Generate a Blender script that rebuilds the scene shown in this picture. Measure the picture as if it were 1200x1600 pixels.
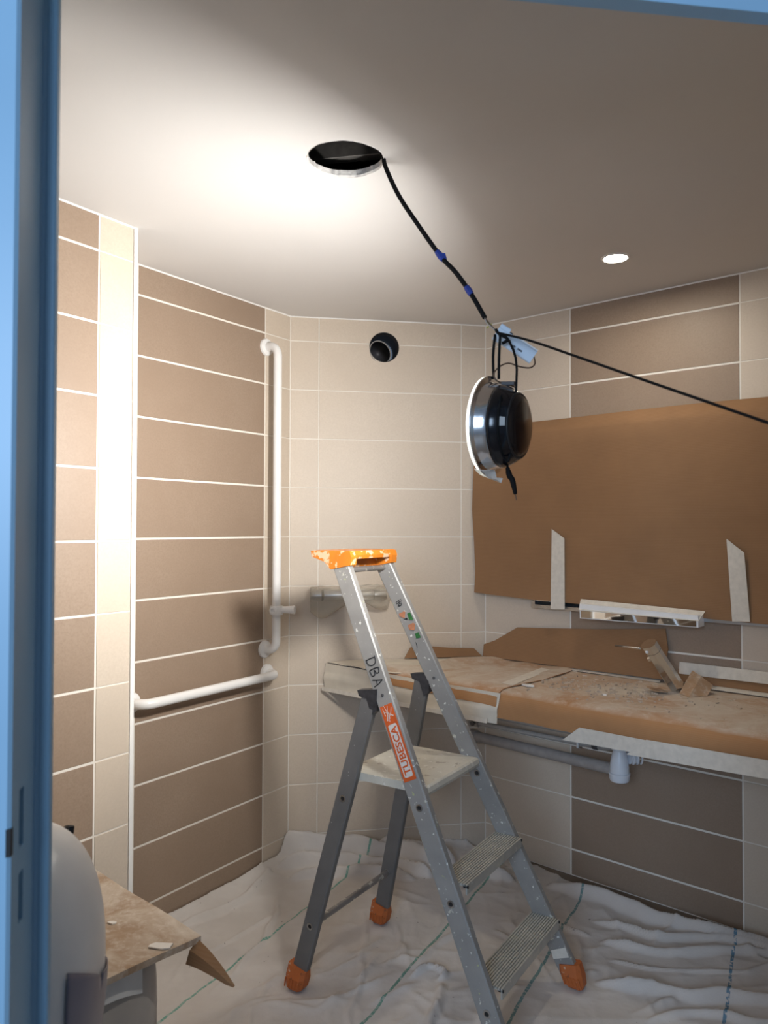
import bpy, bmesh, math, random
import numpy as np
from mathutils import Vector, Matrix

random.seed(7); np.random.seed(7)
sc = bpy.context.scene
for o in list(bpy.data.objects): bpy.data.objects.remove(o)
C = sc.collection
PI = math.pi

# ------------------------------------------------------------------ camera
cam_d = bpy.data.cameras.new('camera'); cam = bpy.data.objects.new('camera', cam_d); C.objects.link(cam)
cam_d.sensor_fit = 'HORIZONTAL'; cam_d.sensor_width = 36.0; cam_d.lens = 36.0 * 1187.3 / 1200.0
cam_d.clip_start = 0.02
cam.location = (0, 0, 1.342)
cam.rotation_euler = (Matrix.Rotation(PI/2 + .0194, 3, 'X') @ Matrix.Rotation(.0027, 3, 'Z')).to_euler()
cam_d.dof.use_dof = True; cam_d.dof.focus_distance = 2.4; cam_d.dof.aperture_fstop = 7.0
sc.camera = cam

# ------------------------------------------------------------------ world: cool daylight of the hall behind the camera
wd_ = bpy.data.worlds.new('daylight'); sc.world = wd_; wd_.use_nodes = True
WORLD_COL, WORLD_STR = (.55, .72, 1.0), .10
bg = wd_.node_tree.nodes['Background']; bg.inputs[0].default_value = (*WORLD_COL, 1); bg.inputs[1].default_value = WORLD_STR
wl_d = bpy.data.lights.new('hall_window_light', 'AREA'); wl_d.shape = 'RECTANGLE'; wl_d.size = 1.3; wl_d.size_y = 1.1
wl_d.color = (.55, .74, 1.0); wl_d.energy = 42.0
wl_o = bpy.data.objects.new('hall_window_light', wl_d); C.objects.link(wl_o); wl_o.location = (-.80, -1.7, 1.80)
wl_o.rotation_euler = (Vector((.75, 2.1, 1.15)) - Vector(wl_o.location)).to_track_quat('-Z', 'Y').to_euler()
LAMP_W, LAMP_SPREAD, LAMP_STR, LAMP_COL = 10.4, 142.0, 30.0, (1.0, .982, .95)        # the hanging downlight
SPOT_STR, SPOT_COL = 165.0, (1.0, .91, .76)         # the small recessed downlight
sc.view_settings.view_transform = 'Standard'; sc.view_settings.look = 'None'
sc.view_settings.gamma = 1.0; sc.view_settings.use_curve_mapping = False
sc.view_settings.exposure = 0.75

# ------------------------------------------------------------------ materials
def lin(r, g, b):
    f = lambda c: ((c/255.+.055)/1.055)**2.4 if c > 10 else c/255./12.92
    return (f(r), f(g), f(b))
class NT:
    def __init__(s, name):
        s.m = bpy.data.materials.new(name); s.m.use_nodes = True; s.t = s.m.node_tree
        s.b = s.t.nodes['Principled BSDF']
    def n(s, typ, **kw):
        x = s.t.nodes.new(typ)
        for k, v in kw.items():
            if k in x.inputs: x.inputs[k].default_value = v
            else: setattr(x, k, v)
        return x
    def l(s, a, b): s.t.links.new(a, b)
    def co(s, kind='Object'): return s.n('ShaderNodeTexCoord').outputs[kind]
    def noise(s, scale, detail=3, rough=.5, vec=None, dist=0.):
        x = s.n('ShaderNodeTexNoise'); x.inputs['Scale'].default_value = scale; x.inputs['Detail'].default_value = detail
        x.inputs['Roughness'].default_value = rough; x.inputs['Distortion'].default_value = dist
        s.l(vec if vec is not None else s.co(), x.inputs['Vector']); return x.outputs['Fac']
    def ramp(s, fac, a, b, ca=(0,0,0), cb=(1,1,1)):
        x = s.n('ShaderNodeValToRGB'); e = x.color_ramp.elements
        e[0].position = a; e[1].position = b; e[0].color = (*ca, 1); e[1].color = (*cb, 1)
        s.l(fac, x.inputs[0]); return x.outputs[0]
    def mix(s, fac, a, b):
        x = s.n('ShaderNodeMix', data_type='RGBA')
        for i, v in ((0, fac), (6, a), (7, b)):
            if isinstance(v, (int, float)): x.inputs[i].default_value = v
            elif isinstance(v, tuple): x.inputs[i].default_value = (*v, 1)
            else: s.l(v, x.inputs[i])
        return x.outputs[2]
    def bump(s, h, strength, dist=.002):
        x = s.n('ShaderNodeBump'); x.inputs['Strength'].default_value = strength; x.inputs['Distance'].default_value = dist
        s.l(h, x.inputs['Height']); s.l(x.outputs[0], s.b.inputs['Normal'])
    def col(s, c):
        if isinstance(c, tuple): s.b.inputs['Base Color'].default_value = (*c, 1)
        else: s.l(c, s.b.inputs['Base Color'])
    def set(s, **kw):
        for k, v in kw.items(): s.b.inputs[k.replace('_', ' ')].default_value = v
def plain(name, c, rough=.5, metal=0., var=.06, scale=20., bump=0., bscale=60., spec=.5):
    t = NT(name); t.set(Roughness=rough, Metallic=metal); t.b.inputs['Specular IOR Level'].default_value = spec
    if var: t.col(t.mix(t.ramp(t.noise(scale), .3, .7), tuple(x*(1-var) for x in c), tuple(min(1, x*(1+var)) for x in c)))
    else: t.col(c)
    if bump: t.bump(t.noise(bscale, 4), bump)
    return t.m
M = {}
def tilemat(name, c, c2):
    t = NT(name); t.set(Roughness=.5)
    oi = t.n('ShaderNodeObjectInfo')
    add = t.n('ShaderNodeVectorMath', operation='ADD'); t.l(t.co(), add.inputs[0])
    sc_ = t.n('ShaderNodeVectorMath', operation='SCALE'); t.l(oi.outputs['Location'], sc_.inputs[0]); sc_.inputs['Scale'].default_value = 3.7
    t.l(sc_.outputs[0], add.inputs[1])
    f = t.ramp(t.noise(3.2, 5, .6, add.outputs[0], .4), .3, .72)
    k = t.mix(f, c, c2)
    g = t.noise(180, 2, .6, add.outputs[0])
    t.col(t.mix(t.ramp(g, .35, .75), k, tuple(x*.975 for x in c)))
    t.bump(g, .03, .0004)
    return t.m
M['beige'] = tilemat('beige_tile', (.60, .505, .405), (.65, .558, .455))
M['taupe'] = tilemat('taupe_tile', (.290, .208, .148), (.335, .250, .184))
M['grout'] = plain('white_grout', (.80, .755, .68), .9, var=.02, bump=.05)
M['ceil'] = plain('ceiling_paint', (.66, .64, .62), .95, var=.02, scale=2.2, bump=.04, bscale=300, spec=.2)
M['plaster'] = plain('plasterboard_edge', (.78, .75, .71), 1., var=.12, scale=60, bump=.8, bscale=120)
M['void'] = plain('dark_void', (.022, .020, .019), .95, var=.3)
M['rail'] = plain('galvanised_rail', (.16, .15, .14), .5, .6, var=.2, scale=40)
M['white'] = plain('white_plastic', (.84, .83, .81), .28, var=.02)
M['trimw'] = plain('white_trim', (.86, .85, .82), .4, var=.02)
M['blue'] = plain('blue_door_paint', (.30, .50, .67), .38, var=.03, scale=6)
M['wallp'] = plain('painted_wall', (.62, .60, .57), .9, var=.03)
M['floor'] = None
t = NT('brown_floor'); t.set(Roughness=.5); t.col(t.mix(t.ramp(t.noise(9, 6, .7), .3, .7), (.17, .125, .09), (.25, .19, .14))); M['floor'] = t.m
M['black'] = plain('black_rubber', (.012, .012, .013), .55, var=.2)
M['blackgloss'] = plain('black_gloss', (.006, .006, .008), .16, var=.0)
M['ductgrey'] = plain('dark_duct_plastic', (.045, .046, .052), .5, var=.25)
M['blacktape'] = plain('black_cord', (.004, .004, .0045), .75, var=.1, spec=.2)
M['bluetape'] = plain('blue_tape', (.010, .035, .24), .45, var=.1)
M['wiregrey'] = plain('grey_wire', (.35, .32, .30), .4, var=.1)
M['wirebrown'] = plain('brown_wire', (.09, .05, .03), .4, var=.1)
M['yg'] = plain('yellow_green_wire', (.35, .36, .05), .4, var=.2)
M['alu'] = plain('polished_aluminium', (.82, .82, .83), .17, 1., var=.03)
M['chrome'] = plain('chrome', (.70, .69, .67), .16, 1., var=.03)
M['steel'] = plain('brushed_steel', (.45, .45, .45), .35, 1., var=.05)
M['dgrey'] = plain('dark_grey_metal', (.10, .10, .105), .5, .5, var=.2)
M['gusset'] = plain('black_painted_steel', (.045, .045, .05), .45, .3, var=.3, scale=60)
M['driver'] = plain('driver_plastic', (.55, .63, .72), .45, var=.02)
M['print'] = plain('grey_print', (.10, .11, .13), .7, var=0)
M['sticker'] = plain('grey_sticker', (.45, .44, .42), .5, var=.1)
M['orangelab'] = plain('orange_label', (.62, .105, .02), .45, var=.12, scale=90)
M['labwhite'] = plain('label_white', (.66, .62, .58), .6, var=.12, scale=120)
M['marker'] = plain('black_marker', (.01, .01, .012), .6, var=0)
M['green'] = plain('green_print', (.02, .13, .03), .6, var=.3, scale=90)
M['peach'] = plain('peach_print', (.40, .16, .08), .6, var=.2, scale=90)
M['smoke'] = plain('smoked_window', (.20, .19, .24), .3, var=.05)
M['trap'] = plain('trap_plastic', (.72, .74, .78), .3, var=.02)
M['pipe'] = plain('grey_pipe', (.34, .31, .29), .55, var=.1, scale=40)
M['pipeg'] = plain('painted_pipe', (.40, .37, .34), .45, var=.1, scale=30)
M['masking'] = plain('masking_tape', (.66, .61, .53), .8, var=.07, scale=60, bump=.25, bscale=220)
M['paper'] = plain('protective_paper', (.66, .60, .50), .85, var=.08, scale=14, bump=.3, bscale=40)
M['chip'] = plain('plaster_chip', (.78, .74, .68), .95, var=.05)
M['counter'] = plain('resin_counter', (.75, .73, .70), .35, var=.03)
M['mirror'] = plain('mirror_glass', (.86, .87, .88), .03, 1., var=0)

def cardboard(name, base, dust=0., dscale=5., seed=0., flat=False):
    t = NT(name); t.set(Roughness=.85)
    oc = t.co()
    mp = t.n('ShaderNodeMapping'); t.l(oc, mp.inputs[0]); mp.inputs['Location'].default_value = (seed, seed*.7, seed*.3)
    v = mp.outputs[0]
    k = t.mix(t.ramp(t.noise(4, 4, .6, v), .3, .7), tuple(x*.9 for x in base), tuple(x*1.08 for x in base))
    st = t.noise(1., 2, .5, v); w = t.n('ShaderNodeTexWave', wave_type='BANDS', bands_direction='Z'); w.inputs['Scale'].default_value = 60; w.inputs['Distortion'].default_value = .4
    t.l(v, w.inputs['Vector'])
    k = t.mix(.012, k, w.outputs['Color'])
    if dust:
        d = t.ramp(t.noise(dscale, 8, .68, v, .8), .62-dust*.28, .72-dust*.12)
        d2 = t.ramp(t.noise(dscale*9, 6, .7, v), .5, .72)
        if flat:      # dust settles on the level part only
            nn = t.n('ShaderNodeSeparateXYZ'); t.l(t.n('ShaderNodeNewGeometry').outputs['Normal'], nn.inputs[0])
            lv_ = t.ramp(nn.outputs[2], .72, .98)
            d = t.mix(lv_, (0.,0.,0.), d); d2 = t.mix(lv_, (0.,0.,0.), d2)
        k = t.mix(d, k, (.56, .48, .39)); k = t.mix(d2, k, t.mix(.6, k, (.66, .59, .51)))
    t.col(k); t.bump(t.noise(70, 4, .6, v), .15, .002)
    return t.m
CB = (.265, .138, .060)
M['card'] = cardboard('brown_cardboard', CB)
M['cardd'] = cardboard('dusty_cardboard', (.40, .245, .135), .45, 4.)
M['cardtop'] = cardboard('plaster_dusted_cardboard', (.40, .20, .082), 1.15, 3.6, 4., True)
M['cardt'] = cardboard('worn_cardboard', (.36, .245, .155), .75, 6., 9.)

def painted_alu(name, base, amount, pcols, rough=.42, metal=.55):
    t = NT(name); t.set(Roughness=rough, Metallic=metal)
    oc = t.co()
    k = t.mix(t.ramp(t.noise(14, 4), .3, .7), tuple(x*.88 for x in base), tuple(x*1.08 for x in base))
    for i, (pc, sc_, th) in enumerate(pcols):
        mp = t.n('ShaderNodeMapping'); t.l(oc, mp.inputs[0]); mp.inputs['Location'].default_value = (i*3.1, i*1.7, i*5.3)
        f = t.ramp(t.noise(sc_, 3, .55, mp.outputs[0]), th-amount, th-amount+.03)
        k = t.mix(f, k, pc)
    t.col(k); return t.m
M['ladder'] = painted_alu('paint_spattered_aluminium', (.29, .28, .265), .0, [((.72, .71, .66), 75, .66), ((.60, .58, .50), 34, .675), ((.42, .44, .24), 44, .70)], .42, .12)
M['ladderleg'] = painted_alu('grey_aluminium_leg', (.155, .150, .145), .0, [((.66, .65, .62), 80, .73)], .45, .12)
M['tread'] = painted_alu('worn_tread_aluminium', (.56, .545, .49), .0, [((.60, .58, .50), 28, .60), ((.70, .68, .62), 60, .68)], .5, .4)
M['platform'] = painted_alu('paint_covered_platform', (.60, .575, .50), .0, [((.42, .38, .32), 26, .64), ((.70, .68, .62), 50, .62)], .6, .1)
M['rod'] = painted_alu('spattered_steel_rod', (.33, .31, .29), .0, [((.66, .64, .58), 45, .58)], .45, .6)
M['orange'] = painted_alu('orange_plastic_cap', (.66, .20, .018), .0, [((.74, .48, .30), 36, .55), ((.55, .16, .03), 22, .66)], .45, 0.)
M['foot'] = painted_alu('orange_rubber_foot', (.50, .13, .03), .0, [((.55, .40, .28), 60, .66), ((.20, .07, .03), 40, .66)], .6, 0.)

# drop cloth
t = NT('white_drop_cloth'); t.set(Roughness=.95); t.b.inputs['Specular IOR Level'].default_value = .1
geo = t.n('ShaderNodeNewGeometry').outputs['Position']
sep = t.n('ShaderNodeSeparateXYZ'); t.l(geo, sep.inputs[0])
def math_(op, a, b=None, clamp=False):
    x = t.n('ShaderNodeMath', operation=op); x.use_clamp = clamp
    for i, v in ((0, a), (1, b)):
        if v is None: continue
        if isinstance(v, (int, float)): x.inputs[i].default_value = v
        else: t.l(v, x.inputs[i])
    return x.outputs[0]
u = math_('SUBTRACT', math_('MULTIPLY', sep.outputs[0], .880), math_('MULTIPLY', sep.outputs[1], .475))
u = math_('ADD', u, math_('MULTIPLY', math_('SUBTRACT', t.noise(4, 3, .5, geo), .5), .022))
kc = t.mix(t.ramp(t.noise(3.5, 4, .6, geo), .3, .7), (.57, .525, .485), (.66, .62, .585))
dash = t.ramp(t.noise(90, 2, .6, geo), .38, .5)
for i, (off, cc, wdt) in enumerate(((-1.507, (.11, .34, .27), .0038), (-1.028, (.10, .28, .22), .0042), (-.684, (.10, .24, .25), .0045), (-.175, (.06, .19, .30), .0045))):
    dd = math_('ABSOLUTE', math_('SUBTRACT', u, off))
    f = math_('LESS_THAN', dd, wdt)
    f = math_('MULTIPLY', f, math_('ADD', math_('MULTIPLY', dash, .6 if i < 3 else 1.), .4 if i < 3 else .0))
    f = math_('MULTIPLY', f, .85)
    kc = t.mix(f, kc, cc)
spk = t.ramp(t.noise(55, 1, .4, geo), .79, .81)
kc = t.mix(math_('MULTIPLY', spk, .6), kc, (.12, .09, .08))
t.col(kc); wv = t.noise(700, 1, .5, geo); t.bump(t.noise(38, 5, .65, geo), .22, .006); M['cloth'] = t.m

# translucent plastic film
def film(name, c, alpha, rough):
    t = NT(name); t.set(Roughness=rough, Alpha=alpha); t.col(c); t.bump(t.noise(45, 4, .6), .6, .006); return t.m
M['film'] = film('clear_plastic_film', (.60, .54, .44), .38, .12)
M['bag'] = plain('milky_plastic_sheet', (.46, .42, .37), .32, var=.12, scale=7, bump=.5, bscale=22)
M['bagw'] = plain('white_plastic_sheet', (.68, .67, .64), .35, var=.06, scale=9, bump=.4, bscale=30)
def emis(name, c, s):
    t = NT(name); t.col((.8, .8, .8)); t.b.inputs['Emission Color'].default_value = (*c, 1); t.b.inputs['Emission Strength'].default_value = s
    return t.m
t = NT('frosted_plastic'); t.set(Roughness=.5); t.col((.85,.85,.84))
tr_ = t.n('ShaderNodeBsdfTranslucent'); tr_.inputs[0].default_value = (.9,.9,.88,1); mx_ = t.n('ShaderNodeMixShader'); mx_.inputs[0].default_value = .55
t.l(t.b.outputs[0], mx_.inputs[1]); t.l(tr_.outputs[0], mx_.inputs[2]); t.l(mx_.outputs[0], t.t.nodes['Material Output'].inputs['Surface']); M['frost'] = t.m
M['lampon'] = emis('lit_diffuser', LAMP_COL, LAMP_STR)
M['spoton'] = emis('lit_spot', SPOT_COL, SPOT_STR)

# ------------------------------------------------------------------ mesh building
class MB:
    def __init__(s): s.v = []; s.f = []
    def add(s, vs, fs):
        o = len(s.v); s.v += [Vector(p) for p in vs]; s.f += [tuple(i+o for i in q) for q in fs]; return s
    def hexa(s, p):   # 8 points: bottom loop 0-3, top loop 4-7
        return s.add(p, [(3,2,1,0),(4,5,6,7),(0,1,5,4),(1,2,6,5),(2,3,7,6),(3,0,4,7)])
    def box(s, lo, hi, fn=None):
        x0,y0,z0 = lo; x1,y1,z1 = hi
        p = [(x0,y0,z0),(x1,y0,z0),(x1,y1,z0),(x0,y1,z0),(x0,y0,z1),(x1,y0,z1),(x1,y1,z1),(x0,y1,z1)]
        return s.hexa([fn(*q) for q in p] if fn else p)
    def prism(s, poly, a, b, fn):   # poly 2d, extruded a..b via fn(x,y,h)
        n = len(poly); vs = [fn(x,y,a) for x,y in poly] + [fn(x,y,b) for x,y in poly]
        return s.add(vs, [tuple(range(n-1,-1,-1)), tuple(range(n,2*n))] + [(i,(i+1)%n,n+(i+1)%n,n+i) for i in range(n)])
    def tube(s, pts, r, seg=10, cap=True):
        pts = [Vector(p) for p in pts]; n = len(pts); rr = r if isinstance(r, (list, tuple)) else [r]*n
        T = []
        for i in range(n):
            d = (pts[min(i+1,n-1)] - pts[max(i-1,0)]); T.append(d.normalized())
        up = Vector((0,0,1)) if abs(T[0].z) < .9 else Vector((1,0,0))
        N = (up - T[0]*up.dot(T[0])).normalized(); vs = []; fs = []
        for i in range(n):
            N = (N - T[i]*N.dot(T[i])).normalized(); B = T[i].cross(N)
            for k in range(seg):
                a = 2*PI*k/seg; vs.append(pts[i] + (N*math.cos(a) + B*math.sin(a))*rr[i])
        for i in range(n-1):
            for k in range(seg):
                a = i*seg+k; b = i*seg+(k+1)%seg; fs.append((a,b,b+seg,a+seg))
        if cap: fs += [tuple(range(seg-1,-1,-1)), tuple(range((n-1)*seg, n*seg))]
        return s.add(vs, fs)
    def lathe(s, o, axis, prof, seg=32, close=False):   # prof: (radius, height along axis)
        o = Vector(o); A = Vector(axis).normalized(); up = Vector((0,0,1)) if abs(A.z) < .9 else Vector((1,0,0))
        X = (up - A*up.dot(A)).normalized(); Y = A.cross(X); vs = []; fs = []
        for r, h in prof:
            for k in range(seg):
                a = 2*PI*k/seg; vs.append(o + A*h + (X*math.cos(a)+Y*math.sin(a))*r)
        n = len(prof)
        for i in range(n if close else n-1):
            j = (i+1) % n
            for k in range(seg):
                k2 = (k+1) % seg; fs.append((i*seg+k, i*seg+k2, j*seg+k2, j*seg+k))
        if not close:
            if prof[0][0] > 1e-4: fs.append(tuple(range(seg-1,-1,-1)))
            if prof[-1][0] > 1e-4: fs.append(tuple(range((n-1)*seg, n*seg)))
        return s.add(vs, fs)
    def beam(s, p0, p1, wdir, a, b, bev=.15, a1=None, b1=None):   # bevelled rectangular bar
        p0 = Vector(p0); p1 = Vector(p1); T = (p1-p0).normalized(); W = Vector(wdir); W = (W - T*W.dot(T)).normalized(); D = T.cross(W)
        vs = []
        for p, aa, bb in ((p0, a, b), (p1, a1 or a, b1 or b)):
            e = bev*min(aa, bb)
            for x, y in ((-aa/2+e,-bb/2),(aa/2-e,-bb/2),(aa/2,-bb/2+e),(aa/2,bb/2-e),(aa/2-e,bb/2),(-aa/2+e,bb/2),(-aa/2,bb/2-e),(-aa/2,-bb/2+e)):
                vs.append(p + W*x + D*y)
        return s.add(vs, [tuple(range(7,-1,-1)), tuple(range(8,16))] + [(i,(i+1)%8,8+(i+1)%8,8+i) for i in range(8)])
    def sheet(s, G, th):   # G: rows of points -> solid sheet
        G = [[Vector(p) for p in r] for r in G]; n = len(G); m = len(G[0]); top = []; bot = []
        for i in range(n):
            for j in range(m):
                du = G[min(i+1,n-1)][j]-G[max(i-1,0)][j]; dv = G[i][min(j+1,m-1)]-G[i][max(j-1,0)]
                nn = du.cross(dv); nn = nn.normalized() if nn.length > 1e-9 else Vector((0,0,1))
                top.append(G[i][j]+nn*th/2); bot.append(G[i][j]-nn*th/2)
        N = n*m; fs = []
        for i in range(n-1):
            for j in range(m-1):
                a = i*m+j; fs.append((a, a+m, a+m+1, a+1)); fs.append((N+a, N+a+1, N+a+m+1, N+a+m))
        for i in range(n-1):
            a = i*m; fs.append((a, N+a, N+a+m, a+m)); a = i*m+m-1; fs.append((a, a+m, N+a+m, N+a))
        for j in range(m-1):
            fs.append((j, j+1, N+j+1, N+j)); a = (n-1)*m+j; fs.append((a, N+a, N+a+1, a+1))
        return s.add(top+bot, fs)
    def build(s, name, m, parent=None, smooth=False, angle=None):
        v = np.array([tuple(p) for p in s.v]); lo = v.min(0); hi = v.max(0)
        org = Vector(((lo[0]+hi[0])/2, (lo[1]+hi[1])/2, lo[2]))
        me = bpy.data.meshes.new(name); me.from_pydata([tuple(Vector(p)-org) for p in s.v], [], s.f)
        bm = bmesh.new(); bm.from_mesh(me); bmesh.ops.recalc_face_normals(bm, faces=bm.faces[:]); bm.to_mesh(me); bm.free()
        me.materials.append(M[m] if isinstance(m, str) else m)
        if smooth:
            for p in me.polygons: p.use_smooth = True
            if angle:
                try: me.set_sharp_from_angle(angle=math.radians(angle))
                except Exception: pass
        o = bpy.data.objects.new(name, me); C.objects.link(o)
        place(o, org, parent); return o
def wloc(o):
    l = Vector((0,0,0))
    while o is not None: l += o.location; o = o.parent
    return l
def place(o, org, parent):
    if parent is not None: o.parent = parent; o.location = org - wloc(parent)
    else: o.location = org
def tag(o, label, cat, group=None):
    o['label'] = label; o['category'] = cat
    if group: o['group'] = group
    return o
def thing(name, label, cat, loc, group=None):
    o = bpy.data.objects.new(name, None); o.empty_display_size = .05; C.objects.link(o); o.location = loc
    return tag(o, label, cat, group)
def struct(o, label=None):
    o['kind'] = 'structure'
    if label: o['label'] = label
    return o
def cut(o, cutter_mb):
    c = cutter_mb.build('cutter_temp', 'void'); bpy.context.view_layer.update()
    md = o.modifiers.new('cut', 'BOOLEAN'); md.operation = 'DIFFERENCE'; md.solver = 'EXACT'; md.object = c
    dg = bpy.context.evaluated_depsgraph_get(); me = bpy.data.meshes.new_from_object(o.evaluated_get(dg))
    o.modifiers.clear(); o.data = me
    bpy.data.objects.remove(c)
def arc(c, a, b, a0, a1, n):   # arc points c + a cos + b sin
    c, a, b = Vector(c), Vector(a), Vector(b)
    return [c + a*math.cos(a0+(a1-a0)*i/n) + b*math.sin(a0+(a1-a0)*i/n) for i in range(n+1)]
def spline(pts, n=6):
    P = [Vector(p) for p in pts]; out = []
    for i in range(len(P)-1):
        p0 = P[max(i-1,0)]; p1 = P[i]; p2 = P[i+1]; p3 = P[min(i+2,len(P)-1)]
        for k in range(n):
            s_ = k/n; out.append(.5*((2*p1)+(p2-p0)*s_+(2*p0-5*p1+4*p2-p3)*s_*s_+(3*p1-p0-3*p2+p3)*s_**3))
    return out + [P[-1]]
def text_mb(body, size, depth=.0004):
    cu = bpy.data.curves.new('txt', 'FONT'); cu.body = body; cu.size = size; cu.extrude = depth; cu.resolution_u = 3; cu.offset = .0007
    o = bpy.data.objects.new('txt', cu); C.objects.link(o); bpy.context.view_layer.update()
    me = bpy.data.meshes.new_from_object(o.evaluated_get(bpy.context.evaluated_depsgraph_get()))
    vs = [v.co.copy() for v in me.vertices]; fs = [tuple(p.vertices) for p in me.polygons]
    bpy.data.objects.remove(o); bpy.data.curves.remove(cu); bpy.data.meshes.remove(me)
    return vs, fs

# ------------------------------------------------------------------ wall frames: P(t along wall, inset into the room, z)
WALL = {'L': (.1656+.8012, 2.0668), 'P': (.1656+.8012, 1.8251), 'B': (.1656, 3.1051), 'R': (.1656-.8866, 2.7025)}
def fr(w):
    a, o = WALL[w]; d = Vector((math.cos(a), math.sin(a), 0)); n = Vector((-d.y, d.x, 0))
    return lambda t, ins, z: d*t + n*(o-ins) + Vector((0,0,z))
FL, FP, FB, FR = fr('L'), fr('P'), fr('B'), fr('R')
DA = Vector((-.434, .90, 0)); DE = Vector((math.cos(.1344), math.sin(.1344), 0)); DM = Vector((-DE.y, DE.x, 0))
def FD(s, q, z): return DA + DE*s + DM*q + Vector((0,0,z))
ZC = 2.2
ROWS = [(2.1, ZC)] + [(2.1-.2*(k+1), 2.1-.2*k) for k in range(10)] + [(0., .1)]
_tm = {}
def tile_mesh(w, h, m):
    # taupe tiles sit in wider light joints than the beige ones
    key = (round(w,4), round(h,4), m)
    if key not in _tm:
        g = .0034 if m == 'taupe' else .0019; e = .0010; x = w/2-g; z = h/2-g
        vs = []
        for y, k in ((.0, 0.), (.0065, 0.), (.0080, e)):
            vs += [(-x+k,-y,-z+k),(x-k,-y,-z+k),(x-k,-y,z-k),(-x+k,-y,z-k)]
        fs = [(8,9,10,11)]
        for l in (0, 4): fs += [(l+i, l+(i+1)%4, l+4+(i+1)%4, l+4+i) for i in range(4)]
        me = bpy.data.meshes.new('tile'); me.from_pydata(vs, [], fs); me.materials.append(M[m]); _tm[key] = me
    return _tm[key]
def tiled_wall(name, w, cols, t0, t1, label, thick=.10, F=None, ang=None):
    F = F or fr(w); ang = WALL[w][0] if ang is None else ang
    wall = MB().box((t0, -thick, 0), (t1, -.0016, ZC+.02), lambda a,b,c: F(a,b,c)).build(name, 'grout')
    struct(wall, label)
    for (a, b, m) in cols:
        for i, (z0, z1) in enumerate(ROWS):
            o = bpy.data.objects.new('tile', tile_mesh(b-a, z1-z0, m)); C.objects.link(o)
            o.rotation_euler = (0, 0, ang); place(o, F((a+b)/2, -.008, (z0+z1)/2), wall)
    return wall
wl_ = tiled_wall('wall_left', 'L', [(1.379,1.5751,'beige'),(1.5751,2.1751,'taupe'),(2.1751,2.321,'beige')], 1.30, 2.36, 'recessed tiled wall with wide taupe tiles behind the grab bars')
wp_ = tiled_wall('wall_pier', 'P', [(-.2,.4,'taupe'),(.4,.6645,'beige'),(.6645,1.2645,'taupe'),(1.2645,1.3755,'beige')], -.45, 1.3755, 'projecting tiled wall with taupe tiles and a bright beige corner strip', .235)
wb_ = tiled_wall('wall_back', 'B', [(.131,.2471,'beige'),(.2471,.849,'beige'),(.849,.955,'beige')], .06, 1.03, 'short beige tiled back wall with a round duct hole near the ceiling')
wr_ = tiled_wall('wall_right', 'R', [(-1.803,-1.4099,'beige'),(-1.4099,-.7814,'taupe'),(-.7814,-.39,'beige'),(-.39,.21,'taupe'),(.21,.81,'beige'),(.81,1.3,'beige')], -1.87, 1.35, 'beige and taupe tiled wall behind the covered mirror and counter')
# hidden return of the projecting wall
aP = WALL['P'][0]
def FRET(t, ins, z): return FP(1.3755+.0062+ins, -t, z)
wret = tiled_wall('wall_return', None, [(.004,.2417,'beige')], .0, .2417, 'narrow beige tiled return of the projecting wall', .006, FRET, aP+PI/2)

# white corner trim and ceiling beads
struct(MB().prism([(1.3745,-.012),(1.3895,-.012),(1.3895,.0005),(1.3865,.0035),(1.3745,.0035)], 0, ZC, lambda a,b,h: FP(a,b,h)).build('trim_1', 'trimw'), 'white corner trim on the edge of the projecting wall')
def bead(name, F, a, b):
    struct(MB().prism([(-.006,ZC-.004),(.0010,ZC-.004),(.0045,ZC),(-.006,ZC)], a, b, lambda x,z,h: F(h,x,z)).build(name, 'trimw'), 'white sealant bead along the ceiling')
bead('trim_2', FP, -.3, 1.385); bead('trim_3', FL, 1.39, 2.321); bead('trim_4', FB, .131, .955); bead('trim_5', FR, -1.803, 1.2)

# ------------------------------------------------------------------ floor, ceiling, door wall
fl = MB().box((-2.6,-1.6,-.1), (3.4,3.6,0)).build('floor', 'floor'); struct(fl, 'dark brown floor showing along the tiled walls')
HC = Vector((-.093, 1.762, ZC)); HR = .0905
ce = MB().box((-2.6,.70,ZC), (3.4,3.6,ZC+.018)).build('ceiling', 'ceil'); struct(ce, 'white painted plasterboard ceiling with a round hole')
m_ = MB(); k = 72; ring = []
for i in range(k):
    a = 2*PI*i/k; rr = HR*(1 + .012*math.sin(3*a+1) + .008*math.sin(11*a) + random.uniform(-.006,.006)); ring.append((HC.x+rr*math.cos(a), HC.y+rr*math.sin(a)))
m_.prism(ring, ZC-.05, ZC+.06, lambda x,y,h: Vector((x,y,h))); cut(ce, m_)
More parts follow.
